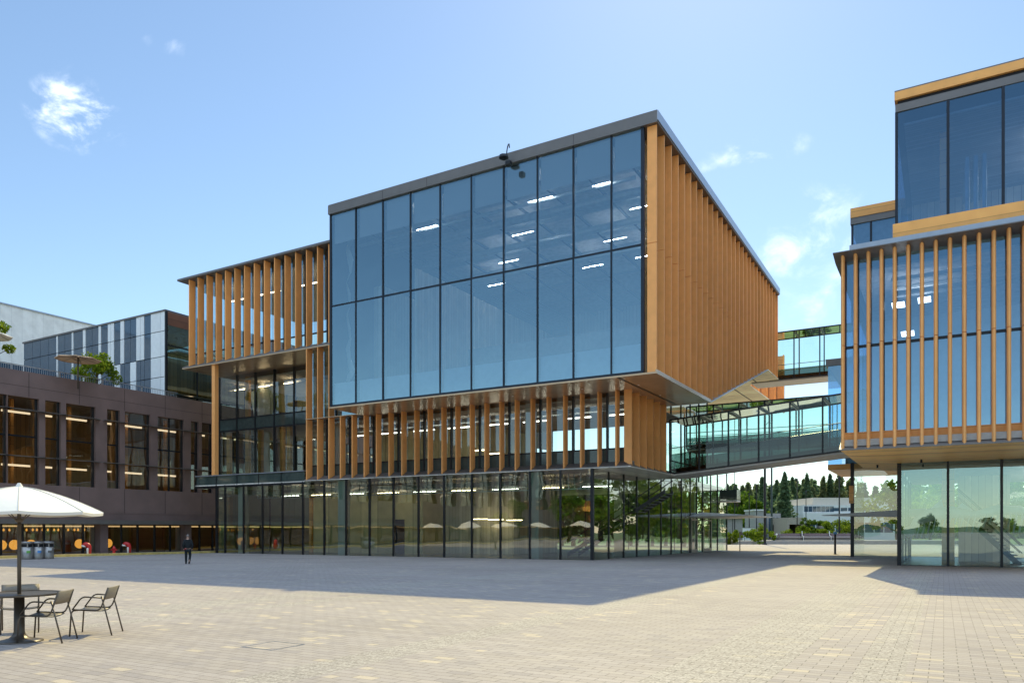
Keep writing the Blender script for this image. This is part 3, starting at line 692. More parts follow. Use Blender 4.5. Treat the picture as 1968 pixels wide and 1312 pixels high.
for a, b in ((YG,5),(5,9.2),(9.2,13.1)): pane_yz('window_pane', .12, a, b, gb, zrf-.15, M['gblue'], rb)
MB().box(.02,.2,YG+.2,13.1,zr0+.4,gb).build('spandrel', M['wood'], rb)
MB().box(0, XE, 13.1, 13.2, zr0, gb).build('back_wall', M['brown'], rb)
# roof slab of the lower block: thin tapered overhang plus grey upstand
MB().prism([(-.45,zrf+.02),(.6,zrf-.15),(.6,zrf+.14),(-.45,zrf+.06)], 'x', -.3, XE).build('roof', M['greym'], rb)
MB().box(-.3, XE, .6, 32, zrf-.15, zrf+.14).build('roof', M['greym'], rb)
MB().box(.35, XE, .2, .9, zrf+.14, zrf+.5).build('roof_edge', M['edge'], rb)
# upper block
YU = 1.2
xu = X2(1723, YU); zt = lz(C2, 179, xu, YU)
zb0 = lz(C2, 470, xu, YU); zb1 = lz(C2, 432, xu, YU)
MB().box(xu-.15, XE, YU-.15, YU+.1, zb0-.3, zb1).build('spandrel', M['wood'], rb)
zg1 = lz(C2, 217, xu, YU); zg2 = lz(C2, 205, xu, YU)
up = [xu, X2(1822,YU), X2(1928,YU)]; d_ = up[2]-up[1]; up += [up[2]+d_*i for i in range(1,5)]
for a, b in zip(up[:-1], up[1:]):
    pane_xz('glass_pane', a, b, YU, zb1, zg1, M['gblue'], rb)
for a in up: MB().box(a-.06,a+.06,YU-.05,YU+.15,zb1,zg1).build('mullion', M['navy'], rb)
pane_yz('glass_pane', xu, YU, YU+6, zb1, zg1, M['gblue'], rb); pane_yz('glass_pane', xu, YU+6, YU+12, zb1, zg1, M['gblue'], rb)
MB().box(xu-.05, XE, YU-.06, YU+12, zg1, zg2+.06).build('roof_edge', M['greym'], rb)
MB().box(xu+.05, XE, YU+.05, YU+11.9, zg2+.06, zg2+.25).build('roof_joint', M['black'], rb)
MB().box(xu-.08, XE, YU-.1, YU+12, zg2+.25, zt).build('roof', M['wood'], rb)
MB().box(xu-.08, XE, YU-.1, YU+12, zt, zt+.06).build('roof_trim', M['greym'], rb)
# upper block behind
xk, yk = w2l(C2, *at(1638, 47.4))
zk = zat(402, 47.4)
for a, b in ((xk, X2(1674,yk)), (X2(1674,yk), X2(1674,yk)+2.5), (X2(1674,yk)+2.5, X2(1674,yk)+5)):
    pane_xz('glass_pane', a, b, yk, zrf, zk-1.0, M['gblue'], rb)
    MB().box(a-.06,a+.06,yk-.05,yk+.1,zrf,zk-1.0).build('mullion', M['navy'], rb)
pane_yz('glass_pane', xk, yk, yk+10, zrf, zk-1.0, M['gblue'], rb)
MB().box(xk-.1, XE, yk-.1, yk+14, zk-1.0, zk-.6).build('roof_edge', M['greym'], rb)
MB().box(xk-.1, XE, yk-.14, yk+14, zk-.6, zk).build('roof', M['wood'], rb)
MB().box(xk+.2, XE, yk+.3, yk+.5, zrf+.1, zk-1.0).build('interior_wall', M['ceil'], rb)
# rear block
xq, yq = w2l(C2, *at(1591.5, 57)); zq = zat(691, 57)
for i in range(3): pane_xz('window_pane', xq+i*1.8, xq+i*1.8+1.8, yq, 6.6, zq-.5, M['gblue'], rb)
pane_yz('window_pane', xq, yq, yq+9, 6.6, zq-.5, M['gblue'], rb)
MB().box(xq-.15, XE, yq-.15, yq+10, zq-.5, zq).build('roof', M['greym'], rb)
MB().box(xq-.02, XE, yq-.02, yq+9, 6.2, 6.6).build('floor_slab', M['wood'], rb)
MB().box(xq+1, XE, yq+2, yq+2.2, 6.6, zq-.5).build('interior_wall', M['frost'], rb)
MB().box(.2, XE, 13.2, 22.4, zgl+1.0, zgl+1.2).build('floor_slab', M['brown'], rb)
MB().box(.2, .35, 13.2, yq, zgl+1.2, zrf-.1).build('side_wall', M['soffit'], rb)
MB().box(xr-.2, xr+.1, 22.2, 22.39, 3.6, 4.9).build('trim', M['wood'], rb)
# canopy
cz = zat(990, 56)
xc_, yc_ = w2l(C2, *at(1571, 55))
MB().hexa([(xc_,yc_+2.5,cz),(xc_+7,yc_-1,cz-.2),(xc_+7,yc_+6,cz-.2),(xc_,yc_+3,cz),(xc_,yc_+2.5,cz+.05),(xc_+7,yc_-1,cz+.4),(xc_+7,yc_+6,cz+.4),(xc_,yc_+3,cz+.05)]).build('entrance_canopy', M['white'], rb)
# interiors of the right building
MB().quad((gx2+.05,7.15,-.22),(XE,7.15,-.13),(XE,23.9,-.23),(gx2+.05,23.9,-.33)).build('interior_floor', M['floor'], rb)
MB().box(gx2+.1, XE, 7.3, 23.8, zgl-.3, zgl-.2).build('ceiling', M['ceil'], rb)
for i in range(4): MB().box(8+i*.2, 24, 9+i*3.3, 9.15+i*3.3, zgl-.9, zgl-.8).build('ceiling_light', M['lampw'], rb)
for i, (x, y) in enumerate(((4.4,8.6),(11,12),(18,12))): MB().box(x-.3,x+.3,y-.3,y+.3,-.4,zgl-.3).build('interior_column', M['wood'] if i == 0 else M['white'], rb)
MB().box(5.0,7.6,15,17,-.4,zgl-.3).build('interior_wall', M['board'], rb)
sa = MB(); xs_, xe_ = X2(1840, 11), X2(1965, 11)
for dy in (0, 1.6):
    for off, th in ((0,.35),(1.05,.08),(.6,.06)):
        z0_, z1_ = 3.0+off, -.2+off
        sa.hexa([(xs_,11+dy,z0_-th),(xe_,11+dy,z1_-th),(xe_,11.08+dy,z1_-th),(xs_,11.08+dy,z0_-th),(xs_,11+dy,z0_),(xe_,11+dy,z1_),(xe_,11.08+dy,z1_),(xs_,11.08+dy,z0_)])
for i in range(18):
    t = i/18; x = xs_+(xe_-xs_)*t; sa.box(x, x+.3, 11.08, 12.6, 3.0-3.2*t-.1, 3.0-3.2*t-.05)
sa.build('staircase', M['black'], rb)
# upper storeys interior
MB().box(.5, XE, 1, 13, zrf-.55, zrf-.45).build('ceiling', M['ceil'], rb)
for i in range(3): MB().tube([(2,2+i*1.5,zrf-.9),(XE,2+i*1.5,zrf-.9)], .12).build('duct', M['white'] if i < 2 else M['duct'], rb)
MB().box(.3, XE, 11, 11.2, gb, zrf-.5).build('interior_wall', M['frost'], rb)
for x, y, z in ((2.0,2.4,12.6),(3.1,3.2,12.9),(2.4,2.6,11.2)):
    MB().box(x,x+.55,y,y+.9,z,z+.05).build('ceiling_light', M['lampw'], rb)
for i in range(4): MB().box(8.5,14.5,6,6.1,8.9+i*.9,9.0+i*.9).build('shelf', M['duct'], rb)
MB().box(xu+.3, XE, YU+.4, YU+11, zg1-.5, zg1-.4).build('ceiling', slatted('corrugated_deck', (.4,.4,.42), .22, .5, .8, 1), rb)
MB().box(xu+.3, XE, YU+10.5, YU+10.7, zb1, zg1-.4).build('interior_wall', M['board'], rb)
for x in (xu+1.9, xu+8): MB().box(x-.15,x+.15,YU+2,YU+2.3,zb1,zg1-.5).build('interior_column', M['wood'], rb)
for i in range(3): MB().tube([(xu+2.9+i*.35,YU+2.5,zb1),(xu+2.9+i*.35,YU+2.5,zg1-1.8),(xu+2.9+i*.35,YU+8,zg1-1.8)], .1).build('duct', M['duct'], rb)
MB().tube([(xu+6,YU+3.5,zg1-1.3),(XE,YU+3.5,zg1-1.3)], .35, 12).build('duct', M['duct'], rb)
for i in range(4):
    MB().box(xu+6.0+i*.1, xu+6.8+i*.1, YU+2+i*1.6, YU+2.8+i*1.6, zg1-1.6-.2*i, zg1-1.3-.2*i).build('ceiling_light', M['lampw'] if i % 2 else M['duct'], rb)
# hanging skeleton
sx, sy = X2(1795, 7.75), 7.75
sk = thing('hanging_skeleton', 'white sea animal skeleton hanging behind the ground floor glass at the right', 'skeleton', (*l2w(C2, sx, sy), 0), R30)
zc = 2.55
sp_ = [(-1.1,0,zc-.9),(-.8,0,zc-.45),(-.2,0,zc-.1),(.8,0,zc+.05),(1.9,0,zc-.1),(2.8,.1,zc+.15),(3.8,.2,zc+.12),(4.9,.3,zc-.15)]
MB().tube(sp_, [.12,.26,.36,.34,.2,.26,.24,.06], 10).build('spine', M['bone'], sk, True)
rbm = MB()
for i in range(22):
    t = i/21; x = -1.0+5.4*t; z = zc-.9+.85*min(1,t*5) if t < .2 else zc
    h = .45+.45*math.sin(t*9)**2
    for s in (-1, 1): rbm.tube([(x,0,z),(x+.05,s*.26,z-.25*h),(x-.05,s*.3,z-.8*h),(x-.1,s*.18,z-h*1.2)], .035, 5)
rbm.build('rib_cage', M['bone'], sk)
MB().prism([(-.4,zc),(.35,zc+.75),(.5,zc+.1)], 'y', -.05, .05).prism([(.9,zc+.1),(1.3,zc+.55),(1.9,zc)], 'y', -.05, .05).build('dorsal_fin', M['bone'], sk)
MB().lathe((-1.15,0,zc-1.2), [(.05,-.1),(.28,.05),(.34,.25),(.2,.45),(.08,.5)], 12).build('skull', M['bone'], sk, True)

# ------------------------------------------------------------------ DARK BUILDING AT THE LEFT
C3 = (-33.5, 48.9)
db = thing('office_building', 'dark brown panelled building at the left with a roof terrace and tall narrow windows', 'office building', (C3[0], C3[1], 0), R30)
def Y3(u, x=0): return ly(C3, u, x)
zp = lz(C3, 705, 0, 0); YE = 62; YS = -75
wz0, wz1 = 4.72, 10.55
wins = [(-25,15),(14,75),(87,117),(127,183.5),(206,230.5),(240,289),(303,354),(367,382),(388,409)]
wy = [(Y3(a), Y3(b)) for a, b in wins]
while wy[-1][1] < YE-6:
    a = wy[-1][1]+1.0; wy.append((a, a+2.6)); 
pre = []
a = wy[0][0]
while a > YS+4:
    pre.append((a-4.1, a-1.1)); a -= 4.1
wy = pre[::-1]+wy
# wall pieces (butted): sill band, piers, head band
ZW0 = 2.85
w = MB().box(-.6, 0, YS, YE, ZW0, wz0).box(-.6, 0, YS, YE, wz1, zp)
ys_ = [YS]+[t for p in wy for t in p]+[YE]
for i in range(0, len(ys_), 2): w.box(-.6, 0, ys_[i], ys_[i+1], wz0, wz1)
w.build('wall', M['brown'], db)
j = MB()
for i in range(40):
    y = YS+2+i*3.4
    if y < YE: j.box(0, .006, y-.015, y+.015, wz1+.05, zp-.06).box(0, .006, y-.015, y+.015, ZW0+.05, wz0-.05)
j.box(0, .006, YS, YE, wz1+.7, wz1+.72); j.build('panel_joint', M['brownj'], db)
for a, b in wy:
    fr = MB().box(-.35, -.2, a, a+.09, wz0, wz1).box(-.35, -.2, b-.09, b, wz0, wz1).box(-.36,-.22,a,b,7.9,8.0)
    n_ = 2 if b-a > 2.2 else 1
    for t in range(1, n_): fr.box(-.35,-.22,a+(b-a)*t/n_-.04,a+(b-a)*t/n_+.04,wz0,wz1)
    fo = fr.build('window', M['black'], db)
    pane_yz('pane', -.3, a, b, wz0, wz1, M['gdark'], fo)
    for z_ in (9.55, 5.95): MB().box(-1.0, -.9, a+.1, b-.1, z_, z_+.13).build('linear_lamp', M['llamp'], fo)
    for z_ in (9.65, 6.55): MB().box(-.05,.4,a-.3,b+.3,z_,z_+.04).build('sunshade', M['greym'], fo)
    c_ = MB()
    for t in ((.3,.72) if n_ == 2 else (.5,)):
        yy_ = a+(b-a)*t; c_.box(-1.6,-1.4,yy_-.1,yy_+.1,wz0,wz1)
    c_.build('wood_post', M['wood'], fo)
MB().box(-12, -.6, YS, YE, 11.3, 11.5).build('terrace_floor', M['conc'], db)
MB().box(-12, -.65, YS, YE, 4.3, 4.6).build('floor_slab', M['carpet'], db)
MB().box(-12, -.65, YS, YE, 10.75, 11).build('ceiling', M['ceil'], db)
MB().box(-7.2, -7, YS, YE, -.8, 11).build('interior_wall', M['goldr'], db)
# ground floor
MB().box(-.5, .9, YS, YE, 2.05, 2.35).build('canopy', M['greym'], db)
MB().box(-.3, -.02, YS, YE, 2.36, ZW0).build('spandrel', M['brown'], db)
gy = [Y3(u, -.4) for u in (-80,-40,1.4,43,84,122,159,189)]+[Y3(u,-.4) for u in (204,232.6,264,296.6,326.5,353)]+[Y3(u,-.4) for u in (364,383,408)]
t_ = gy[-1]
while t_ < YE-3: t_ += 2.6; gy.append(t_)
t_ = gy[0]; pr = []
while t_ > YS+3: t_ -= 2.6; pr.append(t_)
gy = pr[::-1]+gy
for a, b in zip(gy[:-1], gy[1:]):
    pane_yz('shopfront_pane', -.4, a, b, -.9, 2.04, M['gdark'], db)
    MB().box(-.46, -.3, b-.05, b+.05, -.9, 2.04).build('mullion', M['black'], db)
for (a, b) in ((189,204),(353,364)):
    MB().box(-.55, .25, Y3(a), Y3(b), -.9, 2.04).build('pier', M['brown'], db)
for u in (180, 345):
    y = Y3(u, -.5); MB().box(-.75,-.5,y-.2,y+.2,-.9,1.85).build('interior_column', M['white'], db)
MB().box(-7, -.5, YS, YE, -.62, -.5).build('interior_floor', M['floor'], db)
MB().box(-2.2, -2.0, Y3(255,-2), Y3(318,-2), -.5, 2.0).build('interior_wall', M['terra'], db)
MB().box(-2.8, -2.6, Y3(368,-2.6), Y3(420,-2.6), -.5, 2.0).build('interior_wall', M['terra'], db)
MB().box(-.9,-.8,YS,YE,1.85,1.95).build('light_cove', surf('cove', (.8,.7,.5), .5, emis=(1,.75,.4,.6)), db)
for u in (7,18,40,51,63,71,82,92,104,112,131,143,150,162,173):
    y = Y3(u, -2); MB().lathe((-2,y,1.55), [(.03,0),(.07,.06),(.06,.14),(.02,.2)], 8).build('pendant_lamp', M['glow'], db, True)
for u in (3,28,60,153,208):
    y = Y3(u, -1.6); MB().prism([(y+.34*math.cos(t*.3307), .62+.34*math.sin(t*.3307)) for t in range(19)], 'x', -1.65, -1.6).build('disc_lamp', M['glow'], db)
# terrace railing (stands on the terrace, its own thing)
rl = thing('terrace_railing', 'pale metal railing with thin vertical bars along the roof terrace edge', 'railing', (C3[0], C3[1], 11.5), R30)
y0_, y1_ = -24, Y3(338, -1)
nb = 12
zt_ = zp+.5-11.5
for i in range(nb):
    a = y0_+(y1_-y0_)*i/nb; b = y0_+(y1_-y0_)*(i+1)/nb
    MB().box(-.85,-.78,a-.03,a+.03,0,zt_).build('post', M['edge'], rl)
    g_ = MB()
    n_ = int((b-a)/.14)
    for k in range(n_): yk_ = a+(b-a)*(k+.5)/n_; g_.box(-.825,-.805,yk_-.014,yk_+.014,.1,zt_-.03)
    g_.box(-.83,-.8,a,b,.06,.1); g_.build('bar_panel', M['edge'], rl)
MB().box(-.86,-.77,y0_,y1_,zt_,zt_+.05).build('handrail', M['edge'], rl)
pushback(db); pushback(rl)
# kerb in front of the dark building
kb = MB(); 
C3k = (C3[0]*FB, C3[1]*FB)
def kpt(x, y, dz): w_ = l2w(C3k, x+5.0, y); return (w_[0], w_[1], gz(w_[1])+dz)
for a, b in ((-75,-40),(-40,-10),(-10,20),(20,60)):
    kb.hexa([kpt(1.6,a,-.1),kpt(2.0,a,-.1),kpt(2.0,b,-.1),kpt(1.6,b,-.1),kpt(1.6,a,.17),kpt(2.0,a,.17),kpt(2.0,b,.17),kpt(1.6,b,.17)])
tag(kb.build('kerb', M['yellow']), kind='structure')
tag(MB().quad(kpt(-6,-75,.012),kpt(1.6,-75,.012),kpt(1.6,60,.012),kpt(-6,60,.012)).build('pavement', M['conc']), kind='structure')

# ------------------------------------------------------------------ PANEL BUILDING ABOVE THE TERRACE
C4 = at(318, 61)
pb = thing('office_building', 'building above the terrace with a chequer of white panels and blue glass strips', 'office building', (C4[0], C4[1], 0), R30)
zt4 = zat(597, 61); z3_, z2_, z1_ = zat(634.7,61), zat(683.8,61), zat(723,61)
def X4(u): return lx(C4, u, 0)
seg = [(318,'w'),(309,'w'),(289.6,'g'),(277,'w'),(269.5,'w'),(261.5,'g'),(250,'g'),(238.5,'w'),(231,'g'),(219,'w'),(212.5,'w'),(207,'g'),(194,'w'),(189,'g'),(176.5,'g'),(164.5,'w'),(159,'g'),(141,'w'),(137.5,'g'),(124,'g'),(111,'w'),(108,'g'),(93,'g'),(77,'g'),(62,'g'),(45,'')]
MB().box(X4(45), -3.2, .12, 6, 11, zt4-.05).build('core_wall', M['navy'], pb)
for (a, ta), (b, _) in zip(seg[:-1], seg[1:]):
    x1, x0 = X4(a)-.02, X4(b)+.02
    for r_, (za, zb) in enumerate(((z3_,zt4),(z2_,z3_),(z1_,z2_),(11.2,z1_))):
        t = ta
        if r_ >= 2 and 232 > a > 200: t = 'g' if a < 220 else 'w'
        if r_ >= 2 and 289 > a > 262: t = 'g'
        if r_ >= 2 and 262 >= a > 238: t = 'w' if a > 250 else 'g'
        if t == 'w': MB().box(x0, x1, 0, .1, za+.03, zb-.03).build('cladding_panel', M['panelw'], pb)
        else: MB().box(x0, x1, .03, .1, za+.03, zb-.03).build('window_pane', M['gpan'] if 'gpan' in M else M.setdefault('gpan', surf('blue_reflective_glass', (.05,.09,.14), .04, .0, .1, spec=1.0)), pb)
MB().box(X4(45)-.1, .02, -.05, 22, zt4-.03, zt4+.12).build('roof', M['greym'], pb)
MB().box(-.05, .1, -.04, .14, 11, zt4-.03).build('corner_trim', M['black'], pb)
# right-hand face
yA_ = 22
MB().box(-.05,.02,.15,yA_,zt4-1.1,zt4-.03).build('fascia', M['terra'], pb)
for a, b in ((.15,3),(3,8),(8,13),(13,18),(18,yA_)):
    pane_yz('window_pane', 0, a, b, 11.0, zt4-1.1, M['gcyan'], pb)
    MB().box(-.06,.06,b-.05,b+.05,11,zt4-1.1).build('mullion', M['black'], pb)
MB().box(-.05,.06,.15,yA_,zt4-2.8,zt4-2.7).build('transom', M['black'], pb)
MB().box(-.5,-.3,.2,yA_,12.9,zt4-3.2).build('inner_screen', M['goldr'], pb)
MB().box(-6,-.2,.2,yA_,11.4,12.4).build('inner_floor', M['brown'], pb)
for z in (zt4-3.4, 12.6): MB().box(.1,1.1,.3,yA_,z,z+.1).build('sunshade', M['gspan'], pb)
# returning blue face on the far left
xz_ = X4(45)
for i in range(6):
    pane = MB().box(xz_-.08, xz_, -(i+1)*3+.03, -i*3-.03, 11, zt4-2.2); pane.build('window_pane', M['gpan'], pb)
MB().box(xz_-6, xz_-.1, -20, 0, 11, zt4-2.3).build('core_wall', M['navy'], pb)
pushback(pb)
# white hall behind
d5 = 80.0; C5 = at(0, d5)
wb = thing('metal_hall', 'big plain white metal-clad hall rising behind the panelled building', 'building', (C5[0], C5[1], 0), R30)
MB().box(-30, 0, -40, 60, -1, zat(583, d5)).build('wall', M['wmetal'], wb)
MB().box(-30.1, .1, -40.1, 60.1, zat(583, d5), zat(583, d5)+.15).build('roof_edge', M['edge'], wb)
MB().box(.02,6, 14, 60, -1, zat(583,d5)-6).build('lower_wall', M['wmetal'], wb)

pushback(wb)
# ------------------------------------------------------------------ FURNITURE ON THE PLAZA
def make_umbrella(rad, hrim, hap, panels, mat, label, cat='umbrella', group=None, base=True, name='market_umbrella', pole=None):
    r = thing(name, label, cat, group=group)
    seg = 8; rings = 7; b = MB()
    off = math.pi/8
    def P(i, t):
        a = off+2*math.pi*i/(seg*4); k = (i % 4)
        sag = 1-.075*math.sin(math.pi*k/4)*t
        rr = rad*t*sag; z = hap-(hap-hrim)*(t**1.55)-.02*math.sin(math.pi*k/4)*t
        return (rr*math.cos(a), rr*math.sin(a), z)
    n = seg*4
    for k in range(rings+1):
        t = .06+.94*k/rings
        for i in range(n): b.v.append(P(i, t))
    for k in range(rings):
        for i in range(n):
            j = (i+1) % n; b.f.append((k*n+i, (k+1)*n+i, (k+1)*n+j, k*n+j))
    sm = MB()
    for i in range(8):
        sm.tube([tuple(Vector(P(i*4, .06+.94*q/7))+Vector((0,0,.004))) for q in range(8)], .006, 4)
    sm.build('seam', M['seam'], r)
    # short valance
    m0 = len(b.v)
    for i in range(n):
        p = b.v[rings*n+i]; b.v.append((p[0]*.995, p[1]*.995, p[2]-.045))
    for i in range(n):
        j = (i+1) % n; b.f.append((rings*n+i, m0+i, m0+j, rings*n+j))
    c = b.build('canopy', mat, r)
    c.data.polygons.foreach_set('use_smooth', [False]*len(c.data.polygons))
    so = c.modifiers.new('thick', 'SOLIDIFY'); so.thickness = .006
    MB().lathe((0,0,hap-.06), [(.10,0),(.05,.07),(.02,.12)], 12).build('cap', mat, r)
    MB().lathe((0,0,0), [(pole or .028,.02),(pole or .028,hap-.05)], 12).build('pole', M['taupe'], r, True)
    ribs = MB()
    for i in range(8):
        a = off+2*math.pi*i/8; ca, sa_ = math.cos(a), math.sin(a)
        def z_(t): return hap-(hap-hrim)*(t**1.55)-.02
        pts = [(rad*t*ca, rad*t*sa_, z_(t)) for t in (.08,.3,.5,.7,.85,.98)]
        ribs.tube(pts, .009, 5)
        ribs.tube([(.05*ca,.05*sa_,hrim-.12),(rad*.42*ca,rad*.42*sa_,z_(.42))], .008, 5)
    ribs.lathe((0,0,hrim-.16), [(.05,0),(.06,.03),(.05,.06)], 12)
    ribs.build('ribs', M['taupe'], r)
    return r
ux, uy, uz = gp(37, 1232)
um = make_umbrella(1.17, 2.04, 2.44, 8, M['umb'], 'large cream umbrella with a domed canopy over the round table in the left foreground')
place(um, (ux, uy, uz), .18)
tb = thing('round_table', 'round dark metal table with a flared pedestal under the cream umbrella', 'table', (ux, uy, uz))
MB().lathe((0,0,.735), [(.04,0),(.585,0),(.6,.012),(.6,.03),(.57,.03),(.56,.018),(.04,.018)], 48).build('table_top', M['taupe'], tb)
MB().lathe((0,0,0), [(.33,.0),(.33,.015),(.25,.03),(.14,.06),(.09,.11),(.075,.16),(.072,.735)], 32).build('pedestal', M['taupe'], tb, True)
def make_chair(label):
    r = thing('patio_chair', label, 'chair', group='metal chairs around the umbrella table')
    w = .27
    def bez(pts, n=5): # round the corners of a polyline
        out = [pts[0]]
        for a, b, c in zip(pts[:-2], pts[1:-1], pts[2:]):
            a, b, c = Vector(a), Vector(b), Vector(c); d = .07
            p = b+(a-b).normalized()*min(d,(a-b).length/2); q = b+(c-b).normalized()*min(d,(c-b).length/2)
            for i in range(n+1):
                t = i/n; out.append(tuple(p*(1-t)**2+b*2*t*(1-t)+q*t*t))
        return out+[pts[-1]]
    for s in (-1, 1):
        # arm hoop: from the back post forward, down to the seat front; front leg
        MB().tube(bez([(-.21,s*w,.63),(.10,s*w,.655),(.25,s*w,.44),(-.17,s*w,.425)][:3]), .0125, 8).build('armrest', M['taupe'], r, True)
        MB().tube(bez([(.20,s*(w-.02),.435),(.265,s*w,.41),(.29,s*w,.0)]), .0125, 8).build('leg', M['taupe'], r, True)
        MB().tube([(-.20,s*w,.66),(-.36,s*w,.0)], .0125, 8).build('leg', M['taupe'], r, True)
        MB().tube(bez([(-.30,s*w,.80),(-.225,s*w,.55),(-.17,s*w,.42),(.24,s*(w-.0),.44)]), .0125, 8).build('side_frame', M['taupe'], r, True)
    def curved(pts, y, thick, name):
        b = MB(); ny = 8
        for i, p in enumerate(pts):
            for k in range(ny+1):
                t = k/ny*2-1; sag = .03*(1-t*t)
                if name == 'seat': b.v.append((p[0], y*t, p[1]-sag*.7))
                else: b.v.append((p[0]-sag, y*t, p[1]))
        for i in range(len(pts)-1):
            for k in range(ny): n0 = i*(ny+1)+k; b.f.append((n0, n0+1, n0+ny+2, n0+ny+1))
        o = b.build(name, M['seat'], r, True); so = o.modifiers.new('thick', 'SOLIDIFY'); so.thickness = thick; return o
    curved([(.255,.425),(.24,.44),(.1,.432),(-.05,.42),(-.17,.42)], w, .012, 'seat')
    curved([(-.30,.80),(-.262,.69),(-.235,.60)], w, .012, 'backrest')
    return r
ch = make_chair('metal armchair farthest right, standing clear of the round table')
place(ch, (-7.10, 12.72, gz(12.7)), math.radians(190))
c2 = copy_tree(ch); place(c2, (-7.38, 11.83, gz(11.8)), math.radians(188), 'metal armchair pushed in at the near side of the round table')
c3 = copy_tree(ch); place(c3, (-8.55, 13.0, gz(13)), math.radians(-58), 'metal armchair behind the round table, only its back rail and legs showing')

uc = thing('utility_cover', 'square steel-framed access cover set in the paving left of centre', 'access cover', gp(525,1240), R30)
fr_ = MB()
for a in (-.33,.318): fr_.box(a,a+.012,-.33,.33,-.02,.006).box(-.318,.318,a,a+.012,-.02,.006)
fr_.build('frame', M['edge'], uc)
MB().box(-.30,.30,-.30,.30,-.02,.005).build('plate', M['pavers'], uc)
# bins
def make_bin(lab, cm):
    r = thing('litter_bin', lab, 'bin', group='steel bins in a row before the dark building')
    MB().lathe((0,0,0), [(.33,.0),(.345,.05),(.345,.82)], 28).build('body', M['steel'], r, True)
    MB().lathe((0,0,.82), [(.30,0),(.30,.2)], 28).build('opening', M['black'], r, True)
    ring = MB()
    for k in range(4):
        a = k*math.pi/2+.5; ring.box(.32*math.cos(a)-.03,.32*math.cos(a)+.03,.32*math.sin(a)-.03,.32*math.sin(a)+.03,.82,1.02)
    ring.build('bracket', M['steel'], r)
    MB().lathe((0,0,1.02), [(.35,0),(.35,.13),(.32,.16),(.1,.17)], 28).build('lid', M['steel'], r, True)
    g = MB(); h = MB()
    for k in range(5):
        a0 = -1.25+k*.13; a1 = a0+.13; q = .352
        g.quad((q*math.cos(a0),q*math.sin(a0),.58),(q*math.cos(a1),q*math.sin(a1),.58),(q*math.cos(a1),q*math.sin(a1),.74),(q*math.cos(a0),q*math.sin(a0),.74))
        h.quad((q*math.cos(a0),q*math.sin(a0),.42),(q*math.cos(a1),q*math.sin(a1),.42),(q*math.cos(a1),q*math.sin(a1),.58),(q*math.cos(a0),q*math.sin(a0),.58))
    g.build('label_plate', M['white'], r); h.build('sticker', cm, r)
    return r
for u, v, l, cm in ((51.5,1074,'steel litter bin with a green sticker, leftmost of the three',M['green']),(72.5,1073.5,'steel litter bin with a blue sticker between two others',M['blue']),(92.5,1073,'steel litter bin with a grey sticker nearest the red post',M['greym'])):
    place(make_bin(l, cm), gp(u, v+.3), .2)
# red goosenecks and hydrant
def goose(lab):
    r = thing('gooseneck_pipe', lab, 'vent pipe', group='red gooseneck pipes along the kerb')
    pts = [(0,0,0),(0,0,.6)]+[(-.2+.2*math.cos(a), 0, .6+.22*math.sin(a)) for a in [.3*k for k in range(1,9)]]
    MB().tube(pts, .16, 14).build('pipe', M['red'], r, True)
    MB().tube([pts[-1],(pts[-1][0]-.02,0,pts[-1][2]-.12)], .165, 14).build('mouth', M['white'], r, True)
    for s in (-1,1): MB().lathe((s*.02+.0,s*.24,0), [(.07,0),(.07,.5),(.05,.55)], 10).build('guard_post', M['white'], r, True)
    return r
g1 = goose('red gooseneck pipe nearest the steel bins'); place(g1, gp(171,1066.3), .2, sc=1.05)
g2 = copy_tree(g1); place(g2, gp(248,1064), .2, 'red gooseneck pipe to the right of the red hydrant', sc=1.05)
hy = thing('fire_hydrant', 'small red fire hydrant between the two red gooseneck pipes', 'hydrant', gp(219,1064.8))
MB().lathe((0,0,0), [(.16,0),(.16,.06),(.11,.08),(.11,.42),(.15,.44),(.15,.5),(.11,.58),(.04,.66),(.03,.72)], 16).build('barrel', M['red'], hy, True)
for s in (-1,1): MB().tube([(0,0,.38),(s*.24*.9,s*.24*.4,.38)], .06, 10).build('outlet', M['red'], hy, True)
# black bollard light and sign post at the right
bl = thing('bollard_light', 'black slim post with a blue light head before the right building', 'bollard', gp(1605,1064.5))
MB().lathe((0,0,0), [(.11,0),(.11,.05),(.085,.06),(.085,1.65)], 14).build('post', M['black'], bl, True)
MB().lathe((0,0,1.65), [(.14,0),(.15,.1),(.12,.22),(.03,.25)], 14).build('head', M['blue'], bl, True)
sn = thing('sign_post', 'thin steel post with a small tilted plate near the glass entrance', 'sign post', gp(1422,1058))
MB().lathe((0,0,0), [(.05,0),(.05,1.65)], 10).build('post', M['steel'], sn, True)
MB().hexa([(-.02,-.05,1.55),(.3,-.05,1.55),(.3,.2,1.7),(-.02,.2,1.7),(-.02,-.05,1.6),(.3,-.05,1.6),(.3,.2,1.9),(-.02,.2,1.9)]).build('plate', M['greym'], sn)

# ------------------------------------------------------------------ PERSON
def skin_mesh(name, pts, edges, radii, mat, parent=None, sub=2):
    me = bpy.data.meshes.new(name); me.from_pydata(pts, edges, []); me.materials.append(mat)
    o = bpy.data.objects.new(name, me); COL.objects.link(o)
    if parent: o.parent = parent
    o.modifiers.new('skin', 'SKIN').use_smooth_shade = True
    if not me.skin_vertices: me.skin_vertices.new()
    for i, r in enumerate(radii):
        sv = me.skin_vertices[0].data[i]; sv.radius = r if isinstance(r, tuple) else (r, r)
    me.skin_vertices[0].data[0].use_root = True
    sbm = o.modifiers.new('sub', 'SUBSURF'); sbm.levels = sub; sbm.render_levels = sub
    return o
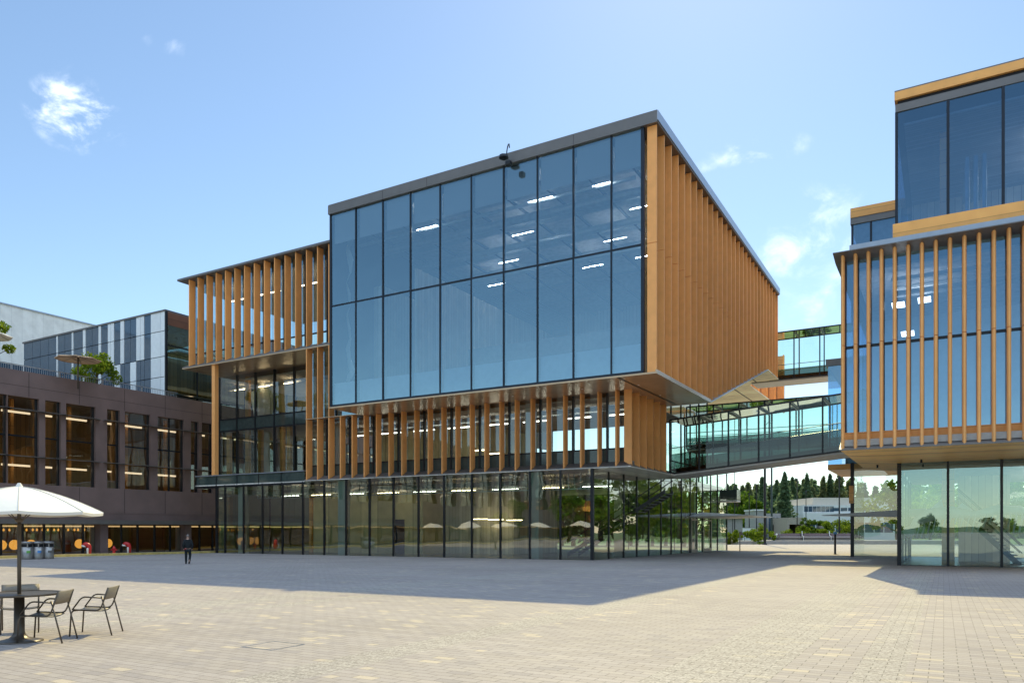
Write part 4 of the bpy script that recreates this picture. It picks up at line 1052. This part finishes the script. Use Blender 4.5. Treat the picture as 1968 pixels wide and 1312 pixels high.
# faces away from the camera (+y is forward), left leg planted, right leg trailing
pts = [(0,0,.93),(0,.0,1.1),(0,-.02,1.28),(0,0,1.43),(0,.01,1.52),(0,.02,1.60),(0,.035,1.68),(0,.02,1.74),
       (-.18,0,1.40),(-.25,-.03,1.15),(-.22,.08,.92),(-.21,.11,.84),(.18,0,1.40),(.25,-.05,1.14),(.24,.03,.90),(.23,.06,.82),
       (-.09,.0,.86),(-.10,.03,.48),(-.10,.0,.09),(-.10,.13,.04),(.09,0,.86),(.13,.02,.50),(.06,-.16,.13),(.07,-.08,.04)]
ed = [(0,1),(1,2),(2,3),(3,4),(4,5),(5,6),(6,7),(3,8),(8,9),(9,10),(10,11),(3,12),(12,13),(13,14),(14,15),(0,16),(16,17),(17,18),(18,19),(0,20),(20,21),(21,22),(22,23)]
rad = [(.15,.11),(.14,.10),(.17,.11),(.13,.09),.055,(.075,.085),(.08,.10),(.05,.06),.065,.05,.038,.035,.065,.05,.038,.035,.085,.058,.042,.035,.085,.058,.042,.035]
px_, py_, pz_ = gp(361, 1083)
hs = 56.5/F*py_/1.78
per = skin_mesh('person', pts, ed, rad, M['skin'])
tag(per, 'person in dark jacket and trousers walking away toward the brown building', 'person')
jp = pts[1:4]+pts[8:11]+pts[12:15]+[(0,0,.90)]
skin_mesh('jacket', [pts[2],pts[1],(0,.0,.88),pts[3],(0,.01,1.49),pts[8],pts[9],pts[10],pts[12],pts[13],pts[14]],
          [(0,1),(1,2),(0,3),(3,4),(3,5),(5,6),(6,7),(3,8),(8,9),(9,10)],
          [(.21,.14),(.19,.14),(.19,.14),(.17,.12),.075,.09,.075,.06,.09,.075,.06], M['cloth'], per)
skin_mesh('trousers', [(0,0,.92),(-.09,.0,.84),(-.10,.03,.48),(-.10,.0,.06),(.09,0,.84),(.13,.02,.50),(.065,-.15,.07)], [(0,1),(1,2),(2,3),(0,4),(4,5),(5,6)], [(.17,.13),.11,.08,.065,.11,.08,.065], M['cloth'], per)
for s, y0_, x_ in ((-1,0,-.10),(1,-.14,.065)):
    skin_mesh('shoe', [(x_,y0_-.06,.055),(x_,y0_+.06,.05),(x_,y0_+.18,.035)], [(0,1),(1,2)], [.055,.055,.04], M['shoe'], per)
skin_mesh('hair', [(0,-.01,1.63),(0,-.005,1.69),(0,.02,1.745),(0,.07,1.74)], [(0,1),(1,2),(2,3)], [.075,.09,.075,.05], M['hair'], per)
MB().box(-.215,-.08,-.14,-.06,.88,.93).build('scarf_end', M['red'], per, bevel=.02)
per.location = (px_, py_, pz_); per.rotation_euler = (0,0,math.radians(25)); per.scale = (hs,)*3

# ------------------------------------------------------------------ TREES AND PLANTS
def leaf_mesh(name, pts, size, mat, seed, flat=.0):
    r = np.random.default_rng(seed); n = len(pts); pts = np.asarray(pts, float)
    a = r.normal(size=(n,3)); a /= np.linalg.norm(a, axis=1)[:,None]
    c = r.normal(size=(n,3)); b = np.cross(a, c); b /= np.linalg.norm(b, axis=1)[:,None]
    a[:,2] *= 1-flat; s = (size*(.6+.8*r.random(n)))[:,None]
    V = np.empty((n,4,3)); V[:,0] = pts-a*s; V[:,1] = pts+b*s*.6; V[:,2] = pts+a*s; V[:,3] = pts-b*s*.6
    me = bpy.data.meshes.new(name); me.vertices.add(n*4); me.vertices.foreach_set('co', V.reshape(-1))
    me.loops.add(n*4); me.loops.foreach_set('vertex_index', np.arange(n*4)); me.polygons.add(n)
    me.polygons.foreach_set('loop_start', np.arange(n)*4); me.polygons.foreach_set('loop_total', np.full(n,4))
    me.materials.append(mat); me.update(calc_edges=True); return me
def blob_points(n, centres, r):
    out = []
    per_ = n//len(centres)
    for (c, rad_) in centres:
        d = r.normal(size=(per_,3)); d /= np.linalg.norm(d, axis=1)[:,None]
        k = r.random(per_)[:,None]**.45
        out.append(np.asarray(c)+d*k*np.asarray(rad_))
    return np.concatenate(out)
def broad_tree(label, h, rad, n, leaf, seed, mat, group=None, name='leafy_tree', cat='tree', low=.3, clumps=16):
    r = np.random.default_rng(seed); t = thing(name, label, cat, group=group)
    cs = []; limbs = MB()
    limbs.tube([(0,0,-.1),(.02*h,0,h*.3),(0,.01*h,h*.6),(0,0,h*.85)], [h*.028,h*.022,h*.014,h*.006], 8)
    for i in range(clumps):
        a = r.random()*6.283; z = h*(low+(1-low)*r.random()**.8*.9); f = 1-abs((z/h-low)/(1-low)-.4)*.9
        rr = rad*f*(.25+.75*r.random()**.6); p = (rr*math.cos(a), rr*math.sin(a), z)
        q = rad*(.24+.26*r.random()); cs.append((p, (q,q,q*.75)))
        limbs.tube([(0,0,z*.62),(p[0]*.5,p[1]*.5,z*.82),p], [h*.01,h*.007,h*.003], 5)
    limbs.build('trunk', M['bark'], t, True)
    o = bpy.data.objects.new('crown', leaf_mesh('crown', blob_points(n, cs, r), leaf, mat, seed)); COL.objects.link(o); o.parent = t
    return t
def conifer_points(h, rad, n, r, base=.12):
    z = base+(1-base)*r.random(n)**1.15; tiers = 17+int(r.random()*8); ph = r.random(4)*6.28
    zt_ = np.floor(z*tiers)/tiers; prof = np.minimum(1, (1-z)*1.25)**.8
    a = r.random(n)*6.283
    wob = .72+.42*np.sin(a*2+zt_*37+ph[0])*np.sin(a*3+zt_*61+ph[1])+.4*r.random(n)*np.sin(zt_*97+ph[2])**2
    k = r.random(n)**.45
    rr = rad*prof*np.maximum(.12, wob)*k
    zz = z*h-rr*.32+.012*h*r.normal(size=n)
    lean = .02*h*z*z
    return np.stack([rr*np.cos(a)+lean*math.cos(ph[3]), rr*np.sin(a)+lean*math.sin(ph[3]), zz], 1)
def conifer(label, h, rad, n, seed, mat, group=None, leaf=.45):
    r = np.random.default_rng(seed); t = thing('conifer_tree', label, 'tree', group=group)
    MB().tube([(0,0,-.5),(0,0,h*.6),(0,0,h)], [h*.014,h*.008,.03], 7).build('trunk', M['bark'], t)
    o = bpy.data.objects.new('crown', leaf_mesh('crown', conifer_points(h, rad, n, r), leaf, mat, seed, .35)); COL.objects.link(o); o.parent = t
    return t
# terrace tree and umbrella, second tree at the frame edge
ty, tx = at(185, 56)[1], at(185, 56)[0]
place(broad_tree('small bright green tree in the roof terrace beside the tan umbrella', 3.3, 1.55, 2600, .10, 3, M['leafy'], low=.25), (tx, 56, 11.5)); pushback(bpy.data.objects['leafy_tree'])
place(broad_tree('bright green tree on the roof terrace cut by the left edge of the photo', 3.9, 1.7, 2600, .10, 5, M['leafy'], low=.25), (at(-22,49.5)[0], 49.5, 11.5)); pushback(bpy.data.objects['leafy_tree.001'])
um2 = make_umbrella(1.45, 2.35-.65+.4, 2.9-.6, 8, surf('tan_canvas', (.62,.44,.30), .8, var=.05), 'tan umbrella open on the roof terrace beside the small green tree', pole=.05)
pushback(place(um2, (at(150,52.5)[0], 52.5, 11.5)))
sc_ = make_umbrella(1.45, 2.1, 2.5, 8, M['umb'], 'tan umbrella on the roof terrace at the left edge of the photo', pole=.05)
pushback(place(sc_, (at(-26,48.3)[0], 48.3, 11.5+.6)))

# wood far beyond the plaza
r = np.random.default_rng(11); allp = []; alld = []
for i in range(190):
    u = 1000+1500*r.random()**1.0 if i > 90 else 1395+270*r.random()
    d = 250+70*r.random(); x = (u-CU)/F*d
    h = d*((1016-(930+26*r.random()-10*(u > 1500)))/F)+1.7+SL*d
    p = conifer_points(h, h*(.2+.12*r.random()), 1500 if i <= 90 else 800, r, .02); p[:,0] += x; p[:,1] += d; p[:,2] += gz(d)
    (allp if r.random() < .6 else alld).append(p)
for nm, pp, mt in (('conifer_wood', allp, M['needle']), ('mixed_wood', alld, M['needl2'])):
    o = bpy.data.objects.new(nm, leaf_mesh(nm, np.concatenate(pp), .85, mt, 21, .3)); COL.objects.link(o)
    tag(o, 'dense wood of dark conifers far beyond the plaza' if nm == 'conifer_wood' else 'paler trees mixed into the far wood', 'wood', kind='stuff')
for k, (u, v, d, wd, lab) in enumerate(((1612,901,235,.2,'tallest ragged conifer standing at the right end of the far wood beside the right building'),
        (1466,918,205,.13,'thin bare-tipped conifer directly behind the tall black lamp pole'),
        (1491,924,225,.19,'dark conifer with a pointed top just right of the lamp poles'),
        (1507,916,240,.14,'narrow twin-topped conifer left of centre in the far wood'),
        (1525,919,245,.14,'slim conifer in the middle of the far wood with a sharp tip'),
        (1549,912,240,.2,'broad tall conifer in the middle of the far wood above the flat white roofs'),
        (1581,918,238,.16,'conifer above the left half of the white rooftop block'),
        (1595,913,238,.15,'spire-like conifer above the white rooftop block'))):
    h = zat(v, d)-gz(d)
    place(conifer(lab, h, h*wd, 2600, 40+k, M['needle'] if k % 3 else M['needl2'], leaf=.6), (at(u,d)[0], d, gz(d)))
place(conifer('dark young conifer standing by the concrete tower building', 17, 3.6, 2600, 61, M['needle'], leaf=.5), (at(1506,190)[0], 190, gz(190)))
for k, (u, d, h) in enumerate(((1430,240,17),(1443,250,14),(1418,235,15),(1456,200,11))):
    place(broad_tree(['pale loose broadleaf tree left of the lamp pole in the distance','second pale broadleaf tree nearest the lamp pole','pale broadleaf tree rising just right of the glass wall','low round broadleaf tree beside the grey tower'][k], h, h*.36, 2200, .45, 70+k, M['leaf'], low=.2), (at(u,d)[0], d, gz(d)))
# small young trees and shrubs beyond the seating steps
spec = [(1549,150,5.6,.24,'slim young tree before the pale office block, leftmost of four'),(1559,152,4.6,.3,'slim young tree before the pale office block, second from the left'),(1572,152,4.4,.3,'slim young tree before the pale office block, third from the left'),(1586,152,4.9,.28,'slim young tree before the pale office block, nearest the right building')]
for k, (u, d, h, f, lab) in enumerate(spec):
    place(broad_tree(lab, h, h*f, 1300, .16, 90+k, M['leaf'], low=.12, clumps=12), (at(u,d)[0], d, gz(d)))
for k, (u, d, h, f, lab) in enumerate(((1457,132,3.6,.5,'yellow-green bushy tree left of the lamp pole behind the planter'),(1523,134,2.6,.85,'low yellow-green shrub behind the first bench'),(1541,136,3.2,.5,'pale green shrub behind the gap between benches'),(1576,134,2.6,.75,'round lime shrub behind the middle bench'),(1590,138,3.8,.45,'airy pale green tree behind the middle bench'),(1614,130,4.2,.5,'bushy lime tree just left of the right building'),(1634,130,4.1,.5,'lime tree partly hidden by the right building edge'),(1403,118,2.8,.5,'bright yellow-green shrub at the corner of the glass wall'))):
    place(broad_tree(lab, h, h*f, 1500, .15, 120+k, M['leafy'], name='leafy_shrub', cat='shrub', low=.1, clumps=12), (at(u,d)[0], d, gz(d)))
for k, u in enumerate((1431,1448,1464,1478)):
    place(broad_tree(['clipped round green shrub in the planter, leftmost of four','clipped round shrub in the planter, second from the left','clipped round shrub in the planter touching the lamp pole','clipped round shrub in the planter by the first white bench arm'][k], 1.5, 1.15, 500, .14, 150+k, M['leafy'], name='round_shrub', cat='shrub', low=.15, clumps=7), (at(u,121)[0], 121, gz(121)+.6))
# trees off to the right and behind the right building, reflected in and seen through the glazing
for k in range(26):
    u = 1725+62*k; d = 112+26*r.random(); h = 10+7*r.random()
    place(broad_tree('leafy green tree in the park behind the right building, seen through its glass', h, h*.36, 1500, .34, 200+k, M['leaf'] if k % 2 else M['leafy'], group='park trees behind the right building', low=.15), (at(u,d)[0], d, gz(d)))
for k in range(12):
    place(broad_tree('leafy tree standing behind the office building, seen through its ground floor glass', 9+4*r.random(), 3.8, 1500, .32, 400+k, M['leaf'] if k % 3 else M['leafy'], group='trees behind the office building', low=.1), (at(1060+22*k, 104)[0], 100+14*r.random(), gz(105)))
for k in range(9):
    d = 60+20*k*.5; x = 75+7*k
    place(broad_tree('leafy park tree reflected in the glass side wall', 9+3*r.random(), 3.4, 1300, .3, 230+k, M['leaf'], group='park trees reflected in the glass', low=.15), (x, d+18*r.random(), gz(d)))
# planters and seating steps
pl = MB()
xa_, xb_ = at(1396,119)[0], at(1487,119)[0]
tag(MB().box(xa_, xb_, 119, 124, gz(120)-.3, gz(120)+.55).build('planter', M['conc'], bevel=.03), 'long low concrete planter edging the plaza by the lamp pole', 'planter')
tag(MB().box(xb_+.05, at(1850,119)[0], 119.6, 127, gz(120)-.3, gz(120)+.6).build('stone_step', M['conc'], bevel=.03), 'pale stone terrace step carrying the benches beyond the plaza', 'step')
for k, (u, lab) in enumerate(((1408,'yellow flowering clump at the left end of the planter'),(1458,'yellow flowering clump beside the lamp pole foot'))):
    place(broad_tree(lab, 1.0, .95, 350, .12, 260+k, M['leafy'], name='flower_clump', cat='plant', low=.1, clumps=6), (at(u,118)[0], 118, gz(118)+.02))
# benches
def make_bench(lab):
    b_ = thing('park_bench', lab, 'bench', group='long benches beyond the plaza')
    MB().box(-2.6,2.6,0,.9,.42,.55).build('seat', M['bench'], b_)
    MB().box(-2.6,2.6,.8,.95,.6,1.15).build('backrest', M['bench'], b_)
    MB().box(-2.55,2.55,.3,.7,0,.42).build('base', M['conc'], b_)
    MB().tube([(2.2,-.1,0),(2.2,-.1,.7),(2.2,.5,.75),(2.35,.95,1.5)], .06).build('armrest', M['white'], b_)
    MB().box(-2.7,2.0,-.02,.3,.56,.62).build('front_rail', M['white'], b_)
    return b_
M['bench'] = surf('mauve_bench', (.20,.15,.16), .7, var=.1)
bb = make_bench('mauve-grey bench with one white arm, leftmost of the row'); zb2 = gz(122)+.6
place(bb, (at(1518,122)[0],122,zb2))
for u, lab in ((1571,'mauve-grey bench with one white arm, second in the row'),(1627,'mauve-grey bench partly hidden behind the right building')):
    place(copy_tree(bb), (at(u,122)[0],122,zb2), 0, lab)
for k, u in enumerate((1487,1493)):
    t = thing('patio_chair', ['white outdoor chair facing left beside the lamp pole','dark outdoor chair beyond the lamp pole near the first bench'][k], 'chair', (at(u,122)[0],122,zb2))
    MB().box(-.3,.3,-.3,.3,.42,.5).build('seat', M['white'] if k == 0 else M['greym'], t)
    MB().hexa([(.25,-.3,.5),(.35,-.3,.5),(.35,.3,.5),(.25,.3,.5),(.5,-.3,1.15),(.58,-.3,1.15),(.58,.3,1.15),(.5,.3,1.15)]).build('backrest', M['white'] if k == 0 else M['greym'], t)
    for dx in (-.27,.27):
        for dy in (-.27,.27): MB().box(dx-.03,dx+.03,dy-.03,dy+.03,0,.42).build('leg', M['greym'], t)
# lamp poles
for k, (u, d, w_, h, lab) in enumerate(((1470,116,.2,34,'tallest thick black lamp pole at the planter edge'),(1483,142,.2,30,'grey-green lamp pole right of the thick black one'),(1412,150,.09,26,'thin dark pole above the far balcony'),(1454,140,.1,10.5,'short dark pole left of the thick black lamp pole'),(1440,145,.1,9,'short dark pole behind the round shrubs'),(1532,140,.1,11.5,'short dark pole before the slim conifers'),(1549,138,.08,9.2,'short thin pole left of the slim young trees'),(1613,128,.13,11,'dark pole in front of the lime tree beside the right building'))):
    t = thing('lamp_pole', lab, 'lamp pole', (at(u,d)[0], d, gz(d)))
    MB().tube([(0,0,0),(0,0,h)], [w_, w_*.7], 10).build('shaft', M['black'] if k != 1 else M['gpole'] if 'gpole' in M else M.setdefault('gpole', surf('green_grey_paint', (.05,.07,.065), .5)), t)
    a_ = MB()
    if k < 2:
        for q_ in range(5): a_.tube([(0,0,h-1-q_*3.2),(-.7,0,h-.8-q_*3.2),(-1.0,0,h-1.2-q_*3.2)], .06, 6)
        MB().lathe((0,0,0), [(w_*1.8,0),(w_*1.8,.15),(w_*1.2,.25)], 12).build('base', M['black'], t)
        a_.build('lamp_arm', M['black'], t)
    else:
        a_.lathe((0,0,h), [(w_*1.4,0),(w_*1.6,.3),(w_*.5,.5)], 10).build('lamp_head', M['black'], t)
# distant buildings
def W_(u, d): return at(u, d)[0]
d = 185
t = thing('grey_tower', 'low grey concrete building with vertical window slots behind the lamp poles', 'building', (W_(1451,d), d, gz(d)))
wx = W_(1502,d)-W_(1451,d); h = zat(981,d)-gz(d); hh = zat(986,d)-gz(d)
MB().box(0, wx*.34, 0, 8, 0, h).box(wx*.34, wx, .5, 8, 0, hh-.0).build('wall', M['conc'], t)
for k in range(4): MB().box(wx*(.40+.145*k), wx*(.47+.145*k), .46, .52, .5, hh-1).build('window', M['gpan'], t)
MB().box(-.2, wx*.36, -.2, 8.2, h, h+.35).build('roof', M['white'], t)
d = 200
t = thing('office_block', 'pale stepped office block with bands of dark windows before the far wood', 'building', (W_(1543,d), d, gz(d)))
ww = W_(1720,d)-W_(1543,d)
hA = zat(985,d)-gz(d); hB = zat(970,d)-gz(d); hC = zat(955,d)-gz(d)
x1_, x2_ = W_(1545,d)-W_(1543,d), W_(1571,d)-W_(1543,d)
MB().box(0, ww, 0, 20, 0, hA).build('wall', M['white'], t)
MB().box(x1_, ww, .8, 20, hA, hB).build('upper_wall', M['white'], t)
MB().box(x2_, ww, 3, 20, hB, hC).build('roof_block', surf('beige_render', (.62,.55,.45), .8, var=.05), t)
for k in range(9): MB().box(1+k*2.6, 3.3+k*2.6, -.05, .06, hA-5.2, hA-2.6).build('window', M['gpan'], t)
for k in range(7): MB().box(x1_+.4+k*1.15, x1_+1.4+k*1.15, .74, .85, hA+.3, hB-.3).build('window', M['gpan'], t)
for k in range(5): MB().box(W_(1604,d)-W_(1543,d)+k*2, W_(1604,d)-W_(1543,d)+1.7+k*2, .74, .85, hA+.5, hB-.7).build('window', M['gpan'], t)
d = 175
t = thing('parking_deck', 'low tan building with parked cars in the shade, between the tower and office block', 'building', (W_(1513,d), d, gz(d)))
h = zat(994,d)-gz(d); wx = W_(1545,d)-W_(1513,d)
MB().box(0,wx,0,10,h-1.6,h).box(0,.5,0,10,0,h-1.6).box(wx-.5,wx,0,10,0,h-1.6).box(0,wx,9,10,0,h-1.6).box(0,wx,0,1,0,1.6).build('wall', surf('tan_wall', (.42,.35,.28), .8), t)
# low dark service pavilion beside the glass entrance
d = 150
t = thing('service_pavilion', 'small grey pavilion with a flat roof beyond the glass entrance', 'building', (W_(1394,d), d, gz(d)))
h = zat(994,d)-gz(d)
MB().box(0, W_(1427,d)-W_(1394,d), 0, 6, 0, h).build('wall', M['conc'], t)
MB().box(-.3, W_(1446,d)-W_(1394,d), -.5, 7, h, h+.4).build('roof', M['greym'], t)
MB().box(W_(1408,d)-W_(1394,d)-.05, W_(1408,d)-W_(1394,d)+.05, -.04, 0, .2, h-.1).build('panel_joint', M['black'], t)
t = thing('privacy_screen', 'pale grey low screen wall right of the small pavilion', 'wall', (W_(1428,140), 140, gz(140)))
MB().box(0, W_(1450,140)-W_(1428,140), 0, .3, 0, zat(1014,140)-gz(140)).build('panel', M['panelw'], t)
MB().box(-.05, W_(1450,140)-W_(1428,140)+.05, -.03, .33, zat(1014,140)-gz(140), zat(1014,140)-gz(140)+.1).build('cap', M['greym'], t)

# ------------------------------------------------------------------ THINGS BEHIND THE CAMERA, SEEN ONLY AS REFLECTIONS IN THE GLASS
t = thing('terracotta_building', 'terracotta and glass building across the plaza, seen reflected in the glazing', 'building', (-70, -20, 0), R30)
MB().box(-30, 0, -60, 6, 0, 8).build('wall', M['terra'], t)
MB().box(-30, .8, -60, 6.8, 5.2, 6.4).build('fascia', M['wood'], t)
MB().box(-20, -4, -50, 0, 8, 14).build('upper_wall', M['white'], t)
for k in range(10): MB().box(-.1,.05,-58+k*6.2,-54+k*6.2,.3,5).build('window', M['gpan'], t)
t = thing('long_hall', 'low building behind the viewer, seen reflected in the glazing', 'building', (20, -120, .5), R30)
MB().box(-60, 60, -20, 0, 0, 5).build('wall', M['terra'], t)
MB().box(-60.5, 60.5, -20.5, .6, 5, 5.4).build('roof', M['greym'], t)
for k in range(18): MB().box(-57+k*6.4, -52.5+k*6.4, -.05, .06, .6, 4.2).build('window', M['gpan'], t)
um3 = make_umbrella(1.5, 2.2, 2.75, 8, M['umb'], 'cream umbrella on the terrace left of the view, reflected in the ground floor glass', group='umbrellas reflected in the glass')
k = 0
for i in range(8):
    x, y = l2w(C, -33+3.6*(i % 8)+.7*random.random()-6, -36-3.0*(i % 3))
    o = um3 if k == 0 else copy_tree(um3); k += 1
    place(o, (x, y, gz(y)), random.random())
for k in range(26):
    x = -75+6.2*k+3*random.random(); y = -95-40*random.random()
    place(broad_tree('leafy tree outside the view, reflected in the glazing', 3+2.5*random.random(), 2.2, 1000, .24, 500+k, M['leaf'] if k % 3 else M['leafy'], group='trees reflected in the glass', low=.1), (x, y, gz(y)))
for k in range(7):
    x, y = l2w(C, -46+9.5*k, -47-6*random.random())
    if (x**2+y**2)**.5 < 16: continue
    place(broad_tree('leafy tree outside the view, reflected in the glazing', 6+2*random.random(), 2.4, 1400, .2, 300+k, M['leaf'], group='trees reflected in the glass'), (x, y, gz(y)))

# ------------------------------------------------------------------ CAMERA, LIGHT, SKY
cd = bpy.data.cameras.new('camera'); co = bpy.data.objects.new('camera', cd); COL.objects.link(co)
co.location = (0,0,EYE); co.rotation_euler = (math.pi/2,0,0)
cd.sensor_width = 36; cd.lens = F/1968*36; cd.shift_y = (HV-656)/1968; cd.clip_start = .1; cd.clip_end = 4000
S.camera = co
SUN_EL = math.radians(45.5); AZ = math.atan2(.251, .968)
sd = bpy.data.lights.new('sun', 'SUN'); so = bpy.data.objects.new('sun', sd); COL.objects.link(so)
sd.energy = 2.8; sd.angle = math.radians(.53); sd.color = (1,.86,.46)
dirv = Vector((math.sin(AZ)*math.cos(SUN_EL), math.cos(AZ)*math.cos(SUN_EL), math.sin(SUN_EL)))
so.rotation_euler = dirv.to_track_quat('Z', 'Y').to_euler()
W = bpy.data.worlds.new('World'); S.world = W; W.use_nodes = True
nt = W.node_tree; N = nt.nodes; L = nt.links
for n in list(N): N.remove(n)
out = N.new('ShaderNodeOutputWorld'); bg = N.new('ShaderNodeBackground'); L.new(bg.outputs[0], out.inputs[0])
sky = N.new('ShaderNodeTexSky'); sky.sky_type = 'NISHITA'; sky.sun_disc = False
sky.sun_elevation = SUN_EL; sky.sun_rotation = AZ; sky.altitude = 100; sky.air_density = 1.0; sky.dust_density = .14; sky.ozone_density = 3.0
bg.inputs[1].default_value = .112
tc = N.new('ShaderNodeTexCoord'); nrm = tc.outputs['Generated']
def dot(v):
    d = N.new('ShaderNodeVectorMath'); d.operation = 'DOT_PRODUCT'; L.new(nrm, d.inputs[0]); d.inputs[1].default_value = v; return d.outputs['Value']
mask = None
clouds = [(150,222,78,60,1.3),(330,90,45,14,.5),(1560,455,115,85,.62),(1455,290,85,26,.75),(1360,318,26,14,.4),(1600,565,90,60,.5),(1620,350,26,10,.4),(120,128,40,16,.25),(1540,640,110,40,.5),(1520,930,170,45,.5)]
for u, v, a, b, s in clouds:
    c = Vector(((u-CU)/F, 1, (HV-v)/F)); k = c.length; c.normalize()
    rt = Vector((c.y,-c.x,0)).normalized(); upv = rt.cross(c)
    du = mth(nt, 'DIVIDE', dot(rt), a*1.2/F/k); dv = mth(nt, 'DIVIDE', dot(upv), b*1.2/F/k)
    e2 = mth(nt, 'ADD', mth(nt, 'MULTIPLY', du, du), mth(nt, 'MULTIPLY', dv, dv))
    g = mth(nt, 'MULTIPLY', mth(nt, 'MAXIMUM', mth(nt, 'SUBTRACT', 1.25, e2), 0), s)
    g = mth(nt, 'MULTIPLY', g, mth(nt, 'GREATER_THAN', dot(c), 0))
    mask = g if mask is None else mth(nt, 'MAXIMUM', mask, g)
# a few loose clouds low over the opposite side of the sky
sp = N.new('ShaderNodeSeparateXYZ'); L.new(nrm, sp.inputs[0])
low = mth(nt, 'MULTIPLY', mth(nt, 'MAXIMUM', mth(nt, 'SUBTRACT', .55, mth(nt, 'ABSOLUTE', mth(nt, 'SUBTRACT', sp.outputs[2], .28))), 0), mth(nt, 'LESS_THAN', sp.outputs[1], -.1))
nb_ = N.new('ShaderNodeTexNoise'); nb_.inputs['Scale'].default_value = 1.9; nb_.inputs['Detail'].default_value = 3; L.new(nrm, nb_.inputs[0])
low = mth(nt, 'MULTIPLY', low, mth(nt, 'MULTIPLY', mth(nt, 'MAXIMUM', mth(nt, 'SUBTRACT', nb_.outputs[0], .5), 0), 5))
mask = mth(nt, 'MAXIMUM', mask, low)
# unseen cloud sheet behind the camera, added as fill light for shaded fronts
fill_cloud = mth(nt, 'MULTIPLY', mth(nt, 'MULTIPLY', mth(nt, 'MINIMUM', mth(nt, 'MAXIMUM', mth(nt, 'SUBTRACT', sp.outputs[2], .53), 0), .15), 8), mth(nt, 'LESS_THAN', sp.outputs[1], .0))
mp = N.new('ShaderNodeMapping'); mp.inputs['Scale'].default_value = (1,1,1.5); mp.inputs['Rotation'].default_value = (0,.5,0); L.new(nrm, mp.inputs[0])
n1 = N.new('ShaderNodeTexNoise'); n1.inputs['Scale'].default_value = 16; n1.inputs['Detail'].default_value = 9; n1.inputs['Roughness'].default_value = .62; n1.inputs['Distortion'].default_value = .5; L.new(mp.outputs[0], n1.inputs[0])
cl = mth(nt, 'MULTIPLY', mask, mth(nt, 'MAXIMUM', mth(nt, 'SUBTRACT', n1.outputs[0], .40), 0))
mr = N.new('ShaderNodeMapRange'); mr.interpolation_type = 'SMOOTHSTEP'; mr.inputs[1].default_value = .02; mr.inputs[2].default_value = .36; mr.inputs[4].default_value = .92; L.new(cl, mr.inputs[0])
mx = N.new('ShaderNodeMix'); mx.data_type = 'RGBA'; L.new(mr.outputs[0], mx.inputs[0]); 
wb = N.new('ShaderNodeVectorMath'); wb.operation = 'MULTIPLY'; L.new(sky.outputs[0], wb.inputs[0]); wb.inputs[1].default_value = (1.05,1.03,.94)
m0 = N.new('ShaderNodeMix'); m0.data_type = 'RGBA'; L.new(mth(nt, 'MINIMUM', mth(nt, 'MULTIPLY', fill_cloud, mth(nt, 'ADD', .4, n1.outputs[0])), .95), m0.inputs[0]); L.new(wb.outputs[0], m0.inputs[6]); m0.inputs[7].default_value = (6.9,8.9,11.8,1)
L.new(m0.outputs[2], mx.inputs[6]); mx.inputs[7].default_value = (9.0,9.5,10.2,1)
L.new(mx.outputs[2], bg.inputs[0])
S.view_settings.view_transform = 'Standard'; S.view_settings.look = 'None'; S.view_settings.exposure = .74; S.view_settings.gamma = 1
S.cycles.transparent_max_bounces = 24; S.cycles.max_bounces = 10; S.cycles.glossy_bounces = 5; S.cycles.diffuse_bounces = 5
S.cycles.caustics_reflective = False; S.cycles.caustics_refractive = False
S.cycles.use_denoising = True
